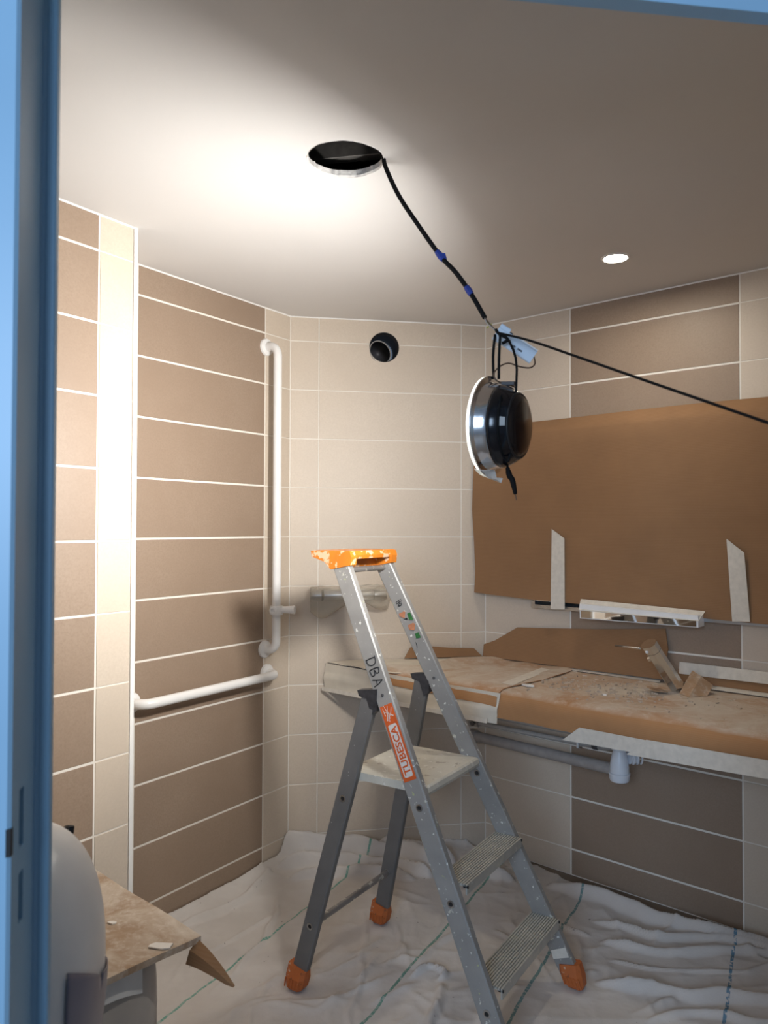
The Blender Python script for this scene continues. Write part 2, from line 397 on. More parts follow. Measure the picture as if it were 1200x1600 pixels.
# lumpy plaster rim of the hole
vs = []; fs = []
for i in range(k):
    a = 2*PI*i/k; ro = HR*1.022; ri = HR*(.975+.016*math.sin(5*a+.6)*math.sin(2*a)+random.uniform(-.012,.008))
    for r, z in ((ro, ZC+.002), (ri+.002, ZC-.0006-random.uniform(0,.0012)), (ri, ZC+.004), (ri+random.uniform(-.001,.003), ZC+.0168), (ro, ZC+.0175)):
        vs.append((HC.x+r*math.cos(a), HC.y+r*math.sin(a), z))
for i in range(k):
    j = (i+1) % k
    for q in range(4): fs.append((i*5+q, j*5+q, j*5+q+1, i*5+q+1))
MB().add(vs, fs).build('hole_rim', 'plaster', ce)
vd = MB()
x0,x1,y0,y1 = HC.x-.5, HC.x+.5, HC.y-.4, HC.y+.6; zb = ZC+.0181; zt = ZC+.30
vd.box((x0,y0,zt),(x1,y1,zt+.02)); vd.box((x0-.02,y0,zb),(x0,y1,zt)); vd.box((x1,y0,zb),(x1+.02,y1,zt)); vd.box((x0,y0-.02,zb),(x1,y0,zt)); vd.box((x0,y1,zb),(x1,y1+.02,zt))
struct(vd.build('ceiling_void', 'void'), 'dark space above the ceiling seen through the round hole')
rl = MB().beam(HC+Vector((-.30,.16,.075)), HC+Vector((.42,.02,.075)), (0,0,1), .05, .03, .05)
rail = rl.build('furring_rail', 'rail'); tag(rail, 'dull metal ceiling rail glimpsed inside the round ceiling hole', 'rail')
rl2 = MB().beam(HC+Vector((.06,-.30,.15)), HC+Vector((.03,.50,.15)), (0,0,1), .045, .03, .05)
tag(rl2.build('furring_rail', 'rail'), 'upper cross rail deep inside the ceiling hole', 'rail')

# door wall (pale) with blue painted frame
dw = MB()
dw.box((-1.6,.0,0),(-.065,.098,ZC+.02), FD); dw.box((1.11,.0,0),(3.4,.098,ZC+.02), FD); dw.box((-.065,.014,2.12),(1.11,.098,ZC+.02), FD)
struct(dw.build('wall_door', 'wallp'), 'painted wall around the doorway in front')
door = bpy.data.objects.new('door_1', None); C.objects.link(door); door.location = FD(0,0,0); struct(door, 'blue painted door frame in the foreground')
jp = [(-.075,-.012),(-.004,-.012),(0,-.008),(0,.078),(.003,.081),(.0145,.081),(.0165,.083),(.0165,.094),(-.075,.094)]
jamb = MB().prism(jp, 0, 2.06, lambda a,b,h: FD(a,b,h)).build('jamb', 'blue', door)
MB().prism([(1.043+.0,-.012),(1.118,-.012),(1.118,.094),(1.043,.094)], 0, 2.06, lambda a,b,h: FD(a,b,h)).build('jamb', 'blue', door)
MB().prism([(-.012,2.04),(.012,2.04),(.012,2.118),(-.0,2.118),(-.012,2.115)], -.075, 1.118, lambda a,b,h: FD(h,a,b)).build('header', 'blue', door)
# strike plate slots in the jamb
for (q0, q1, z0, z1) in ((.018,.034,.955,1.025), (.018,.034,.865,.925)):
    cut(jamb, MB().box((-.02, q0, z0), (.02, q1, z1), FD))
MB().box((-.005, -.0126, .958), (.0006, -.004, .990), FD).build('latch_slot_shade', 'black', door)  # solid black block, its colour standing in for the slot's shade
for (q0, q1, z0, z1) in ((.018,.034,.955,1.025), (.018,.034,.865,.925)):
    MB().box((-.030, q0-.004, z0-.004), (-.016, q1+.004, z1+.004), FD).build('strike_pocket', 'black', door)

# stub partition beside the door that carries the dispenser
struct(MB().box((-.16,.098,0),(-.10,.455,ZC), FD).build('wall_partition', 'wallp'), 'short partition beside the door')

# ------------------------------------------------------------------ duct in back wall
VT, VZ, VR = .518, 2.088, .0615
cyl = lambda: MB().lathe(FB(VT,.05,VZ), FB(0,-1,0)-FB(0,0,0), [(VR*1.0,0),(VR,.30)], 48)
cut(wb_, cyl())
for o in list(wb_.children):
    if abs((wloc(o)-FB((.2471+.849)/2,-.008,0)).xy.length) < .02 and wloc(o).z > 1.9:
        o.data = o.data.copy(); bpy.context.view_layer.update(); cut(o, cyl())
AX = FB(0,-1,0)-FB(0,0,0)
du = thing('ventilation_duct', 'round black duct end set in the back wall near the ceiling', 'duct', FB(VT,0,VZ-.06))
prof = [(.0612,-.002),(.0606,.004),(.0600,.012)]
for i in range(7): prof += [(.0565,.016+i*.014),(.0590,.023+i*.014)]
prof += [(.058,.13)]
pout = [(r+.0012, h) for r, h in reversed(prof)]
MB().lathe(FB(VT,0,VZ), AX, prof+pout, 40, True).build('duct_sleeve', 'black', du, True, 40)
# inner elbow shell bending to the lower left, its rim coloured paler grey to look lit
cI = FB(VT-.014,-.018,VZ-.016); axI = (AX + (FB(-.35,0,0)-FB(0,0,0)) + Vector((0,0,-.22))).normalized()
MB().lathe(cI, axI, [(.048,0),(.0495,-.001),(.0495,.05),(.048,.05)], 36, True).build('inner_pipe', 'blackgloss', du, True, 40)
MB().lathe(cI, axI, [(.0475,-.0015),(.0510,-.0015),(.0510,.0015),(.0475,.0015)], 36, True).build('pipe_rim', 'pipeg', du)
MB().lathe(cI, axI, [(.0,.022),(.030,.020),(.048,.012)], 30).build('flap', 'ductgrey', du, True)

# ------------------------------------------------------------------ grab bars on the left wall
def flange(mb_parent, F, t, z, r=.034):
    c = F(t, 0, z); ax = F(0,1,0)-F(0,0,0)
    MB().lathe(c, ax, [(r,0.0),(r,.004),(r*.93,.008),(r*.55,.0095),(r*.50,.010)], 32).build('flange', 'white', mb_parent, True, 35)
gb = thing('grab_bar', 'long vertical white grab rail beside the taupe tiles', 'grab bar', FL(2.172,0,.865), 'white grab rails')
RB = .0165; OUT = .062; BR = .040
zt_, zb_ = 2.044, .865; tg = 2.178
p = [FL(tg,.004,zt_), FL(tg,OUT-BR,zt_)] + arc(FL(tg,OUT-BR,zt_-BR), (0,0,BR), FL(0,BR,0)-FL(0,0,0), 0, PI/2, 8)[1:]
p += [FL(tg,OUT,z) for z in np.linspace(zt_-BR-.03, zb_+BR+.03, 12)]
p += arc(FL(tg,OUT-BR,zb_+BR), FL(0,BR,0)-FL(0,0,0), (0,0,-BR), 0, PI/2, 8) + [FL(tg,.004,zb_)]
MB().tube(p, RB, 20).build('rail_tube', 'white', gb, True, 60)
flange(gb, FL, tg, zt_); flange(gb, FL, tg, zb_)
# sliding shower holder on the vertical rail
hz_ = 1.022
hold = MB().lathe(FL(tg,OUT,hz_-.020), (0,0,1), [(RB+.001,0),(.0245,0),(.0255,.004),(.0255,.030),(.0245,.034),(RB+.001,.034)], 24, True).build('shower_holder', 'white', gb, True, 40)
dirn = (FL(.55,1,0)-FL(0,0,0)).normalized()
a0 = FL(tg,OUT,hz_)+dirn*.02
MB().lathe(a0, dirn, [(.013,0),(.0135,.022),(.016,.045),(.0165,.052),(.012,.052),(.010,.040)], 16).build('clamp_arm', 'white', hold, True, 40)
MB().lathe(FL(tg-.022,OUT+.006,hz_), FL(-1,.6,0)-FL(0,0,0), [(.014,0),(.0145,.012),(.008,.013),(.006,.008)], 16).build('clamp_knob', 'white', hold, True, 40)
gh = thing('grab_bar', 'horizontal white grab rail below the vertical one', 'grab bar', FL(1.88,0,.74), 'white grab rails')
ta, tb, zh = 1.562, 2.190, .772
dx = FL(BR,0,0)-FL(0,0,0); di = FL(0,BR,0)-FL(0,0,0)
p = [FL(ta,.004,zh), FL(ta,OUT-BR,zh)] + arc(FL(ta+BR,OUT-BR,zh), -dx, di, 0, PI/2, 8)[1:]
p += [FL(t_,OUT,zh) for t_ in np.linspace(ta+BR+.02, tb-BR-.02, 10)]
p += arc(FL(tb-BR,OUT-BR,zh), di, dx, 0, PI/2, 8) + [FL(tb,.004,zh)]
MB().tube(p, RB, 20).build('rail_tube', 'white', gh, True, 60)
flange(gh, FL, ta, zh); flange(gh, FL, tb, zh)

# ------------------------------------------------------------------ shower mixer wrapped in film on the back wall
sm = thing('shower_mixer', 'horizontal shower mixer under plastic film on the back wall', 'shower mixer', FB(.36,0,1.04))
bx_ = FB(1,0,0)-FB(0,0,0)
MB().lathe(FB(.265,.055,1.066), bx_, [(.019,0),(.0205,.003),(.0205,.20),(.019,.203)], 24).build('body', 'steel', sm, True, 40)
MB().lathe(FB(.212,.055,1.066), bx_, [(.0,0),(.017,.001),(.021,.006),(.0215,.044)], 24).build('knob', 'steel', sm, True, 40)
MB().lathe(FB(.257,.055,1.066), bx_, [(.0205,0),(.0212,.001),(.0212,.006),(.0205,.007)], 24).build('collar', 'black', sm, True, 40)
MB().lathe(FB(.470,.055,1.066), bx_, [(.0212,0),(.0212,.045),(.018,.050),(.0,.051)], 24).build('knob', 'steel', sm, True, 40)
for tt in (.31, .43):
    MB().tube([FB(tt,0,1.066), FB(tt,.04,1.066)], [.026,.018], 16).build('wall_union', 'chrome', sm, True, 40)
G = []; nu, nv = 34, 20
for i in range(nu+1):
    a = i/nu; tt = .212+.318*a; row = []
    sag = .050*math.exp(-((a-.16)/.20)**2) + .010*math.sin(a*9)
    for j in range(nv+1):
        b = 2*PI*j/nv
        r = .032 + .012*math.sin(3*b+a*14)*a + .006*math.sin(7*b+9*a) + .012*max(0,a-.62)/.38
        rz = r*math.sin(b); ry = r*math.cos(b)
        if rz < 0: rz -= sag*abs(math.sin(b))
        row.append(FB(tt, max(.004, .055+ry), 1.066+rz*(1.0)))
    G.append(row)
fm = MB(); m1 = nv+1
fm.add([q for r in G for q in r], [(i*m1+j, i*m1+j+1, (i+1)*m1+j+1, (i+1)*m1+j) for i in range(nu) for j in range(nv)] + [tuple(range(nv-1,-1,-1)), tuple(nu*m1+j for j in range(nv))])
tag(fm.build('plastic_film', 'film', None, True), 'crinkled clear plastic film wrapped around the shower mixer', 'plastic film')

# ------------------------------------------------------------------ hanging downlight
LC = Vector((.226, 1.60, 1.554)); LA = Vector((-.85, .525, .04)).normalized()   # axis = emission direction
hl = thing('hanging_downlight', 'removed ceiling downlight hanging from black cords, lit and facing left', 'downlight', LC-Vector((0,0,.1)))
MB().lathe(LC, LA, [(.0940,.0030),(.0955,.0045),(.1025,.0040),(  .1055,.0015),(.1050,-.0008),(.0930,-.0025),(.0920,.0000)], 64, True).build('trim_ring', 'alu', hl, True, 40)
MB().lathe(LC, LA, [(.0930,.0044),(.1030,.0044),(.1045,.0080),(.1015,.0105),(.0960,.0100)], 64, True).build('frosted_rim', 'frost', hl, True, 40)
MB().lathe(LC, LA, [(.0920,.002),(.0935,-.002),(.0905,-.010),(.0875,-.0235),(.0860,-.0250),(.0750,-.0250),(.0750,-.0230),(.0840,-.0220),(.0875,-.010)], 64, True).build('reflector', 'alu', hl, True, 40)
MB().lathe(LC, LA, [(.0,-.0205),(.0750,-.0205),(.0750,-.0228),(.0,-.0228)], 48).build('diffuser', 'lampon', hl)
MB().lathe(LC, LA, [(.0,-.0252),(.0850,-.0252),(.0865,-.0285),(.0840,-.0360),(.0770,-.0500),(.0680,-.0620),(.0580,-.0690),(.0460,-.0730),(.0,-.0745)], 64).build('heat_sink', 'blackgloss', hl, True, 45)
MB().lathe(LC, LA, [(.0682,-.0618),(.0692,-.0624),(.0676,-.0642),(.0648,-.0655),(.0644,-.0650)], 56, True).build('heat_sink_ridge', 'black', hl, True)
Xl = Vector((0,0,1)); Xl = (Xl-LA*Xl.dot(LA)).normalized(); Yl = LA.cross(Xl)
def lamp_pt(ang, r, h): return LC + LA*h + (Xl*math.cos(ang)+Yl*math.sin(ang))*r
camdir = (Vector((0,0,1.342))-LC).normalized(); acam = math.atan2(camdir.dot(Yl), camdir.dot(Xl))
stk = MB(); G = []
for i in range(5):
    h = -.0510-.009*i/4; r = .0772-.0066*i/4
    G.append([lamp_pt(acam+s_, r, h) for s_ in np.linspace(.02,.26,5)])
stk.sheet(G, .0008).build('sticker', 'sticker', hl)
lad_ = bpy.data.lights.new('downlight_beam', 'AREA'); lad_.shape = 'DISK'; lad_.size = .14; lad_.spread = math.radians(LAMP_SPREAD); lad_.energy = LAMP_W; lad_.color = LAMP_COL
lao = bpy.data.objects.new('downlight_beam', lad_); C.objects.link(lao); lao.parent = hl; lao.location = (LC-LA*.0195)-wloc(hl); lao.rotation_euler = LA.to_track_quat('-Z', 'Y').to_euler()
# fixing clip on top of the fitting
MB().beam(lamp_pt(.10,.0915,-.012), lamp_pt(.10,.090,-.046), Yl, .012, .008).build('spring_clip', 'dgrey', hl)
# scrap of clear tape glued under the ring
G = []
for i in range(6):
    a = PI-.10+.62*i/5
    G.append([lamp_pt(a+.05*math.sin(i*2+j), .105+.010*math.sin(i*1.3)*j/3+.004*j/3, .012-.038*j/3) for j in range(4)])
MB().sheet(G, .0008).build('tape_scrap', 'frost', hl)

# power cable from the ceiling hole
cab = thing('power_cable', 'black sheathed cable sagging out of the ceiling hole', 'cable', (.1,1.70,1.80))
cp = [(-.045,1.80,2.26),(-.012,1.772,2.235),(-.004,1.758,2.207),(.002,1.755,2.179),(.032,1.74,2.107),(.075,1.72,2.032),(.125,1.69,1.948),(.157,1.67,1.905),(.190,1.65,1.849),(.2165,1.631,1.793)]
sp = spline(cp, 6); MB().tube(sp, .0052, 12).build('sheath', 'blacktape', cab, True, 60)
def near(z): return min(range(len(sp)), key=lambda i: abs(sp[i].z-z))
for z in (1.947, 1.862):
    i = near(z); MB().tube([sp[i-1], sp[i], sp[i+1]], [.0066,.0078,.0064], 8).build('tape_band', 'bluetape', cab)
i = near(1.947); q = sp[i]; MB().sheet([[q+Vector((-.004,-.007,.006)), q+Vector((.010,-.007,.004))],[q+Vector((-.003,-.008,-.004)), q+Vector((.014,-.008,-.010))]], .0008).build('tape_tail', 'bluetape', cab)
K = Vector((.240,1.600,1.753))    # knot
for dxx, mm in ((-.0012,'wiregrey'),(.0014,'wirebrown')):
    MB().tube(spline([(.2165,1.631,1.793),(.221+dxx,1.624,1.781+dxx),(.229+dxx,1.612,1.768),K], 4), .0016, 6).build('core_wire', mm, cab, True)
MB().tube(spline([(.2175,1.630,1.791),(.224,1.622,1.776),(.219,1.620,1.768),(.226,1.619,1.7745),(.229,1.616,1.776)], 5), .0013, 6).build('earth_wire', 'yg', cab, True)

# LED driver box
drv = thing('led_driver', 'small pale driver box hanging by the downlight cords', 'driver', (.285,1.612,1.71))
D0 = Vector((.249,1.622,1.752)); D1 = Vector((.319,1.622,1.706)); dd_ = (D1-D0).normalized(); up_ = Vector((0,-.25,1)); up_ = (up_-dd_*up_.dot(dd_)).normalized(); nd_ = dd_.cross(up_)
MB().beam(D0-dd_*.012, D1, nd_, .022, .031, .12).build('housing', 'driver', drv)
MB().beam(D0-dd_*.012+up_*.018, D0+dd_*.012+up_*.018, nd_, .020, .010, .15).build('terminal_cover', 'driver', drv)
MB().beam(D0+dd_*.026+up_*.0165, D1+up_*.0162, nd_, .014, .004, .2).build('ridge', 'white', drv)
sgn = -1 if nd_.y > 0 else 1
for a_, l_ in ((.034,.006),(.045,.012)):
    q = D0+dd_*a_-up_*.003+nd_*sgn*.0113; MB().beam(q, q+dd_*l_, nd_, .0006, .004, .1).build('print_mark', 'print', drv)
q = D0+dd_*.013+up_*.0165+nd_*sgn*.004; MB().beam(q, q+dd_*.007, nd_, .008, .003, .1).build('terminal_slot', 'black', drv)

# cords
cd = thing('black_cord', 'thin black cord tied to the cable, stretched across to the right', 'cord', K-Vector((0,0,.05)))
MB().tube(spline([K,(.300,1.545,1.722),(.372,1.438,1.664),(.45,1.33,1.603),(.583,1.15,1.501),(.640,1.075,1.458)], 8), [.0025]*41, 8).build('stretched_cord', 'blacktape', cd, True)
MB().tube(spline([K+Vector((-.005,0,.008)),K,K+Vector((.008,-.004,-.006)),K+Vector((.020,-.006,-.016)),K+Vector((.008,-.006,-.024))], 4), [.0034]*17, 8).build('knot', 'blacktape', cd, True)
hp = lamp_pt(0,.100,-.003)
for a_, off in ((.0,-.005),(.0,.004)):
    MB().tube(spline([K+Vector((off*1.2,0,-.004)), K.lerp(hp,.5)+Vector((off*1.4,-.004,0)), hp+Vector((off*1.2+.004,-.003,.0))], 5), .0029, 8).build('hanging_loop', 'blacktape', cd, True)
lp = [K+Vector((.022,-.008,-.018)), Vector((.272,1.555,1.665)), lamp_pt(acam-1.05,.0790,-.052)+Vector((.004,-.006,.01))]
for s_ in np.linspace(-.9,.75,8): lp.append(lamp_pt(acam+s_, .0800, -.0490))
lp.append(lamp_pt(PI, .0865, -.040))
MB().tube(spline(lp, 4), .0026, 8).build('sling', 'blacktape', cd, True)
bt = lamp_pt(PI,.0870,-.040)
MB().tube(spline([bt, bt+Vector((.004,-.004,-.018)), Vector((.2660,1.575,1.440)), Vector((.2725,1.575,1.410))], 6), [.0046]*3+[.0062]*11+[.0060,.0056,.0050,.0046,.0036], 8).build('cord_tail', 'blacktape', cd, True)
MB().tube([Vector((.2720,1.575,1.412)), Vector((.2745,1.575,1.398))], .0012, 6).build('cord_tip', 'wirebrown', cd)
ld = [(.319,1.618,1.708),(.3205,1.612,1.690),(.308,1.606,1.680),(.285,1.602,1.682),(.262,1.598,1.688),(.243,1.594,1.680),(.230,1.590,1.664),(.236,1.586,1.648)]
ld = [Vector(q) for q in ld] + [lamp_pt(.25,.094,-.026), lamp_pt(.32,.088,-.042)]
tag(MB().tube(spline(ld, 5), .0016, 8).build('lead_wire', 'wirebrown', None, True), 'thin brown lead looping from driver box to downlight', 'wire')

# ------------------------------------------------------------------ recessed downlight
for (rx, ry, lab_) in ((.735,2.404,'small lit downlight recessed in the ceiling at right'),):
    rd = thing('recessed_downlight', lab_, 'downlight', (rx,ry,ZC-.006)); rc = Vector((rx,ry,ZC))
    MB().lathe(rc, (0,0,-1), [(.036,-.0),(.036,.0025),(.0385,.0035),(.0445,.0015),(.045,0)], 40, True).build('trim_ring', 'white', rd, True, 40)
    MB().lathe(rc, (0,0,-1), [(.0,.0012),(.036,.0012),(.036,-.0003),(.0,-.0003)], 40).build('lens', 'spoton', rd)

# ------------------------------------------------------------------ counter and coverings along the right wall
def lt(ins): return -1.803 - .813*ins + .006
ct = thing('vanity_counter', 'long vanity counter hidden under cardboard along the right wall', 'counter', FR(-1.2,.25,.72))
MB().prism([(lt(.002),.002),(lt(.500),.500),(.45,.500),(.45,.002)], .735, .780, lambda a,b,h: FR(a,b,h)).build('slab', 'counter', ct)
MB().prism([(lt(.480)+.01,.480),(lt(.499),.499),(.45,.499),(.45,.480)], .700, .7349, lambda a,b,h: FR(a,b,h)).build('apron', 'counter', ct)
rn = random.Random(3)
def wob(t_, i_, amp=.004): return amp*(math.sin(t_*7.3+i_*9)+.6*math.sin(t_*17.1-i_*13)+.4*math.sin(t_*31+i_*5))
# right cardboard sheet: top, rolled edge, front drop
prof = [(.012,.792),(.06,.7915),(.14,.791),(.24,.790),(.34,.790),(.42,.790),(.475,.7895),(.505,.785),(.522,.775),(.530,.760),(.533,.742),(.534,.722),(.534,.700)]
ts = [-1.40+.04*i for i in range(43)]
G = []
for j, t_ in enumerate(ts):
    row = []
    for i, (b, z) in enumerate(prof):
        tt = t_
        if j == 0: tt = -1.40 - (.030 if z < .74 else .0) + .03*(.5-b)*.4
        row.append(FR(tt, b + (.003*math.sin(t_*5) if b > .5 else 0), z + abs(wob(t_, b, .0025)) + (.0035*math.sin(t_*4.1) if i == 12 else 0)))
    G.append(row)
tag(MB().sheet(G, .003).build('cardboard_cover', 'cardtop', None, True, 50), 'dusty cardboard sheet bent over the front edge of the counter under the tap', 'cardboard')
# left cardboard sheet
prof = [(.012,.7955),(.08,.795),(.18,.7945),(.28,.794),(.38,.794),(.45,.7935),(.495,.791),(.518,.782),(.530,.768),(.536,.750)]
G = []
for j in range(21):
    a = j/20; row = []
    for i, (b, z) in enumerate(prof):
        l0 = lt(b)+.25*(b/.53)+.04+.035*math.sin(b*22); tt = l0 + (-1.385+.02*math.sin(b*8)-l0)*a
        curl = .012*max(0,(1-a*5))*math.sin(b*9+.6)**2
        row.append(FR(tt, b, z + abs(wob(tt*1.7, b*2, .0035)) + .0012*a + curl - (.012*a if i == 9 else 0)))
    G.append(row)
tag(MB().sheet(G, .003).build('cardboard_cover', 'cardtop', None, True, 50), 'torn dusty cardboard sheet on the counter behind the stepladder', 'cardboard')
# paper at the left end (top) and along the front
G = []
for j in range(13):
    a = j/12; row = []
    for i, b in enumerate((.012,.10,.20,.30,.40,.48,.522)):
        l0 = lt(b)+.002; tt = l0+.36*a
        row.append(FR(tt, b, .7895 + .004*abs(math.sin(a*9+b*20)) + (.004 if i < 6 else -.003)*(1-a)))
    G.append(row)
tag(MB().sheet(G, .0016).build('paper_sheet', 'paper', None, True, 50), 'cream protective paper on the left end of the counter', 'paper')
G = []
for j in range(31):
    a = j/30; row = []
    for i in range(9):
        b = i/8; tt = lt(.532)+.004+(-1.395-.012*b-lt(.532))*a
        z = .786-(.102+.006*math.sin(a*3))*b
        ins = .527+.010*b+.006*math.sin(a*13+b*4)*b+.007*math.exp(-((b-.55)/.08)**2)
        row.append(FR(tt, ins, z))
    G.append(row)
tag(MB().sheet(G, .0014).build('paper_skirt', 'paper', None, True, 50), 'pale paper strip hanging from the counter front behind the stepladder', 'paper')
def tape(name, F, pts, label, grp=None, th=.0009, m='masking', n=6):
    # pts: 4 corners (t,ins,z): a-b one short end, d-c the other
    a, b, c, d = [F(*q) for q in pts]; G = []
    for i in range(n+1):
        s_ = i/n; p, q = a.lerp(d, s_), b.lerp(c, s_); G.append([p, p.lerp(q, .5), q])
    return tag(MB().sheet(G, th).build(name, m, None), label, 'tape', grp)
tape('masking_tape', FR, [(-1.43,.549,.6985),(-1.43,.549,.683),(-2.225,.549,.679),(-2.225,.547,.694)], 'white tape along the lower edge of the pale paper skirt')
tape('masking_tape', FR, [(-1.152,0.5465,.680),(-1.095,0.5455,.728),(-.86,0.5455,.728),(-.90,0.5465,.686)], 'slanted white tape under the counter cardboard above the drain trap')
tape('masking_tape', FR, [(-.945,0.5475,.676),(-.885,0.5468,.730),(-.50,0.5468,.738),(-.50,0.5475,.690)], 'long white tape along the lower edge of the counter cardboard at right')
tape('masking_tape', FR, [(-.56,0.5485,.682),(-.56,0.5485,.742),(.2,0.5485,.742),(.2,0.5485,.690)], 'tape piece continuing the strip at the right picture edge')
tape('masking_tape', FR, [(-1.445,.435,.7995),(-1.395,.445,.7995),(-1.44,.10,.7995),(-1.485,.09,.7995)], 'tape across the seam between the two counter cardboards')
tape('masking_tape', FR, [(-1.42,.052,.7985),(-1.415,.014,.803),(-1.05,.010,.803),(-1.04,.050,.7985)], 'tape along the back of the counter left of the tap')
tape('masking_tape', FR, [(-.93,.050,.799),(-.93,.012,.806),(-.55,.012,.806),(-.55,.050,.799)], 'tape along the back of the counter right of the tap')
# upstand cardboards against the tiles
def board(name, F, poly, i0, i1, zlow, m, label, th=.004):
    zs = [z for _, z in poly]; zlo, zhi = min(zs), max(zs)
    f = lambda z: i0+(i1-i0)*(z-zlo)/(zhi-zlo)
    n = len(poly); vs = [F(t_, f(z), z) for t_, z in poly]+[F(t_, f(z)+th, z) for t_, z in poly]
    o = MB().add(vs, [tuple(range(n-1,-1,-1)), tuple(range(n,2*n))]+[(i,(i+1)%n,n+(i+1)%n,n+i) for i in range(n)]).build(name, m)
    return tag(o, label, 'cardboard')
board('cardboard_upstand', FR, [(-1.793,.851),(-1.74,.872),(-1.638,.934),(-1.30,.957),(-1.035,.983),(-1.022,.911),(-1.037,.806),(-1.40,.803),(-1.793,.803)], .030, .006, 0, 'card', 'dark brown cardboard standing against the tiles behind the tap')
board('cardboard_upstand', FR, [(-.99,.846),(-.90,.846),(-.70,.842),(-.30,.846),(.2,.85),(.2,.806),(-.99,.806)], .016, .005, 0, 'card', 'low cardboard strip against the tiles right of the tap')
board('cardboard_upstand', FB, [(.60,.803),(.628,.842),(.66,.850),(.80,.838),(.90,.834),(.93,.803)], .03, .008, 0, 'card', 'low dark cardboard edge at the foot of the beige back wall')
tape('masking_tape', FR, [(-.985,.0185,.832),(-.985,.0110,.872),(-.30,.0110,.872),(-.30,.0185,.838)], 'greyish tape joining cardboard to the tiles right of the tap')

# tap
tp = thing('basin_tap', 'chrome single-lever tap leaning out from the covered counter', 'tap', FR(-.945,.13,.80))
T0 = FR(-.930,.115,.770); T1 = FR(-.996,.25,.958); tdir = (T1-T0).normalized(); tside = FR(1,0,0)-FR(0,0,0)
MB().beam(T0, T1-tdir*.028, tside, .050, .044, .30).build('spout_body', 'chrome', tp)
MB().beam(T1-tdir*.026, T1+tdir*.004, tside, .051, .045, .28).build('lever_head', 'chrome', tp)
MB().beam(T1-tdir*.0285, T1-tdir*.0255, tside, .046, .040, .3).build('joint_ring', 'dgrey', tp)
lv = FR(-1.02,.262,.944); lv2 = FR(-1.135,.20,.934)
MB().tube([lv, lv2], .0036, 10).build('lever', 'chrome', tp, True)
MB().lathe(T1-tdir*.065-(FR(.024,0,0)-FR(0,0,0)), -(FR(1,0,.3)-FR(0,0,0)), [(.0085,0),(.0085,.012),(.006,.013)], 14).build('aerator', 'chrome', tp, True, 40)
MB().lathe(T1-tdir*.030+(FR(-.012,.026,0)-FR(0,0,0)), FR(0,1,.2)-FR(0,0,0), [(.0,.006),(.005,.004),(.006,0)], 12).build('screw_cap', 'white', tp, True)
cf = [FR(-.918,.165,.797), FR(-.905,.10,.860), FR(-.86,.085,.815), FR(-.865,.12,.797)]
G = [[FR(-.925,.175,.796), FR(-.885,.205,.795), FR(-.845,.150,.796)], [FR(-.918,.135,.832), FR(-.880,.150,.826), FR(-.845,.115,.812)], [FR(-.912,.095,.862), FR(-.885,.092,.845), FR(-.850,.080,.818)]]
tag(MB().sheet(G, .003).build('cardboard_flap', 'cardd', None), 'small folded cardboard flap beside the base of the tap', 'cardboard')
G = [[FR(-1.03,.19,.806), FR(-.985,.225,.803)], [FR(-1.005,.165,.806), FR(-.955,.195,.800)]]
tag(MB().sheet(G, .003).build('cardboard_flap', 'cardd', None), 'small torn cardboard tab lifted left of the tap base', 'cardboard')

# pipes and trap below the counter
def pipe(name, pts, r, m, label, cat='pipe', grp=None):
    return tag(MB().tube(pts, r, 16).build(name, m, None, True, 60), label, cat, grp)
pipe('water_pipe', [FR(-1.80,.115,.585), FR(-1.40,.115,.585), FR(-.6,.115,.585)], .011, 'pipeg', 'upper thin water pipe running under the counter')
pp2 = thing('water_pipe', 'lower thin water pipe bending up beside the drain trap', 'pipe', FR(-1.5,.115,.53))
MB().tube(spline([FR(-1.79,.115,.545), FR(-1.5,.115,.547), FR(-1.26,.115,.549), FR(-1.20,.118,.553), FR(-1.165,.122,.580), FR(-1.16,.125,.70)], 6), .0095, 14).build('pipe_run', 'pipeg', pp2, True, 60)
MB().lathe(FR(-1.262,.115,.549), FR(1,0,0)-FR(0,0,0), [(.011,0),(.0125,.004),(.0125,.018),(.011,.022)], 14).build('coupling', 'dgrey', pp2, True, 40)
for nm, tt in (('second', -1.315),):
    pc = MB(); pc.tube([FR(tt,.0,.610), FR(tt,.10,.610), FR(tt,.128,.600), FR(tt,.128,.535), FR(tt,.10,.528)], .0045, 8)
    tag(pc.build('pipe_clip', 'white', None, True), 'white hook clip holding the water pipes left of the trap', 'clip')
for zz, w_ in ((.585,'upper'),(.545,'lower')):
    va = thing('stop_valve', '%s small metal stop valve where the pipes leave the corner' % w_, 'valve', FR(-1.775,.115,zz-.02))
    MB().lathe(FR(-1.80,.115,zz), FR(1,0,0)-FR(0,0,0), [(.013,0),(.016,.003),(.016,.014),(.012,.018),(.012,.026),(.017,.028),(.017,.042),(.012,.045)], 8).build('valve_body', 'steel', va)
    MB().lathe(FR(-1.775,.12,zz), FR(0,1,0)-FR(0,0,0), [(.007,0),(.007,.014),(.010,.015),(.010,.020)], 10).build('valve_spindle', 'dgrey', va)
dr = thing('drain_pipe', 'thick grey waste pipe running from the trap to the corner', 'pipe', FR(-1.5,.17,.47))
MB().tube([FR(-1.80,.11,.488), FR(-1.5,.14,.494), FR(-1.14,.182,.503)], .0205, 20).build('pipe_run', 'pipe', dr, True, 60)
MB().lathe(FR(-1.80,.11,.488), FR(1,.08,0)-FR(0,0,0), [(.024,0),(.026,.004),(.026,.030),(.022,.034)], 20).build('pipe_collar', 'pipe', dr, True, 40)
tr = thing('bottle_trap', 'pale bottle trap hanging under the counter', 'drain trap', FR(-1.122,.2,.472))
tc = FR(-1.122,.20,0)
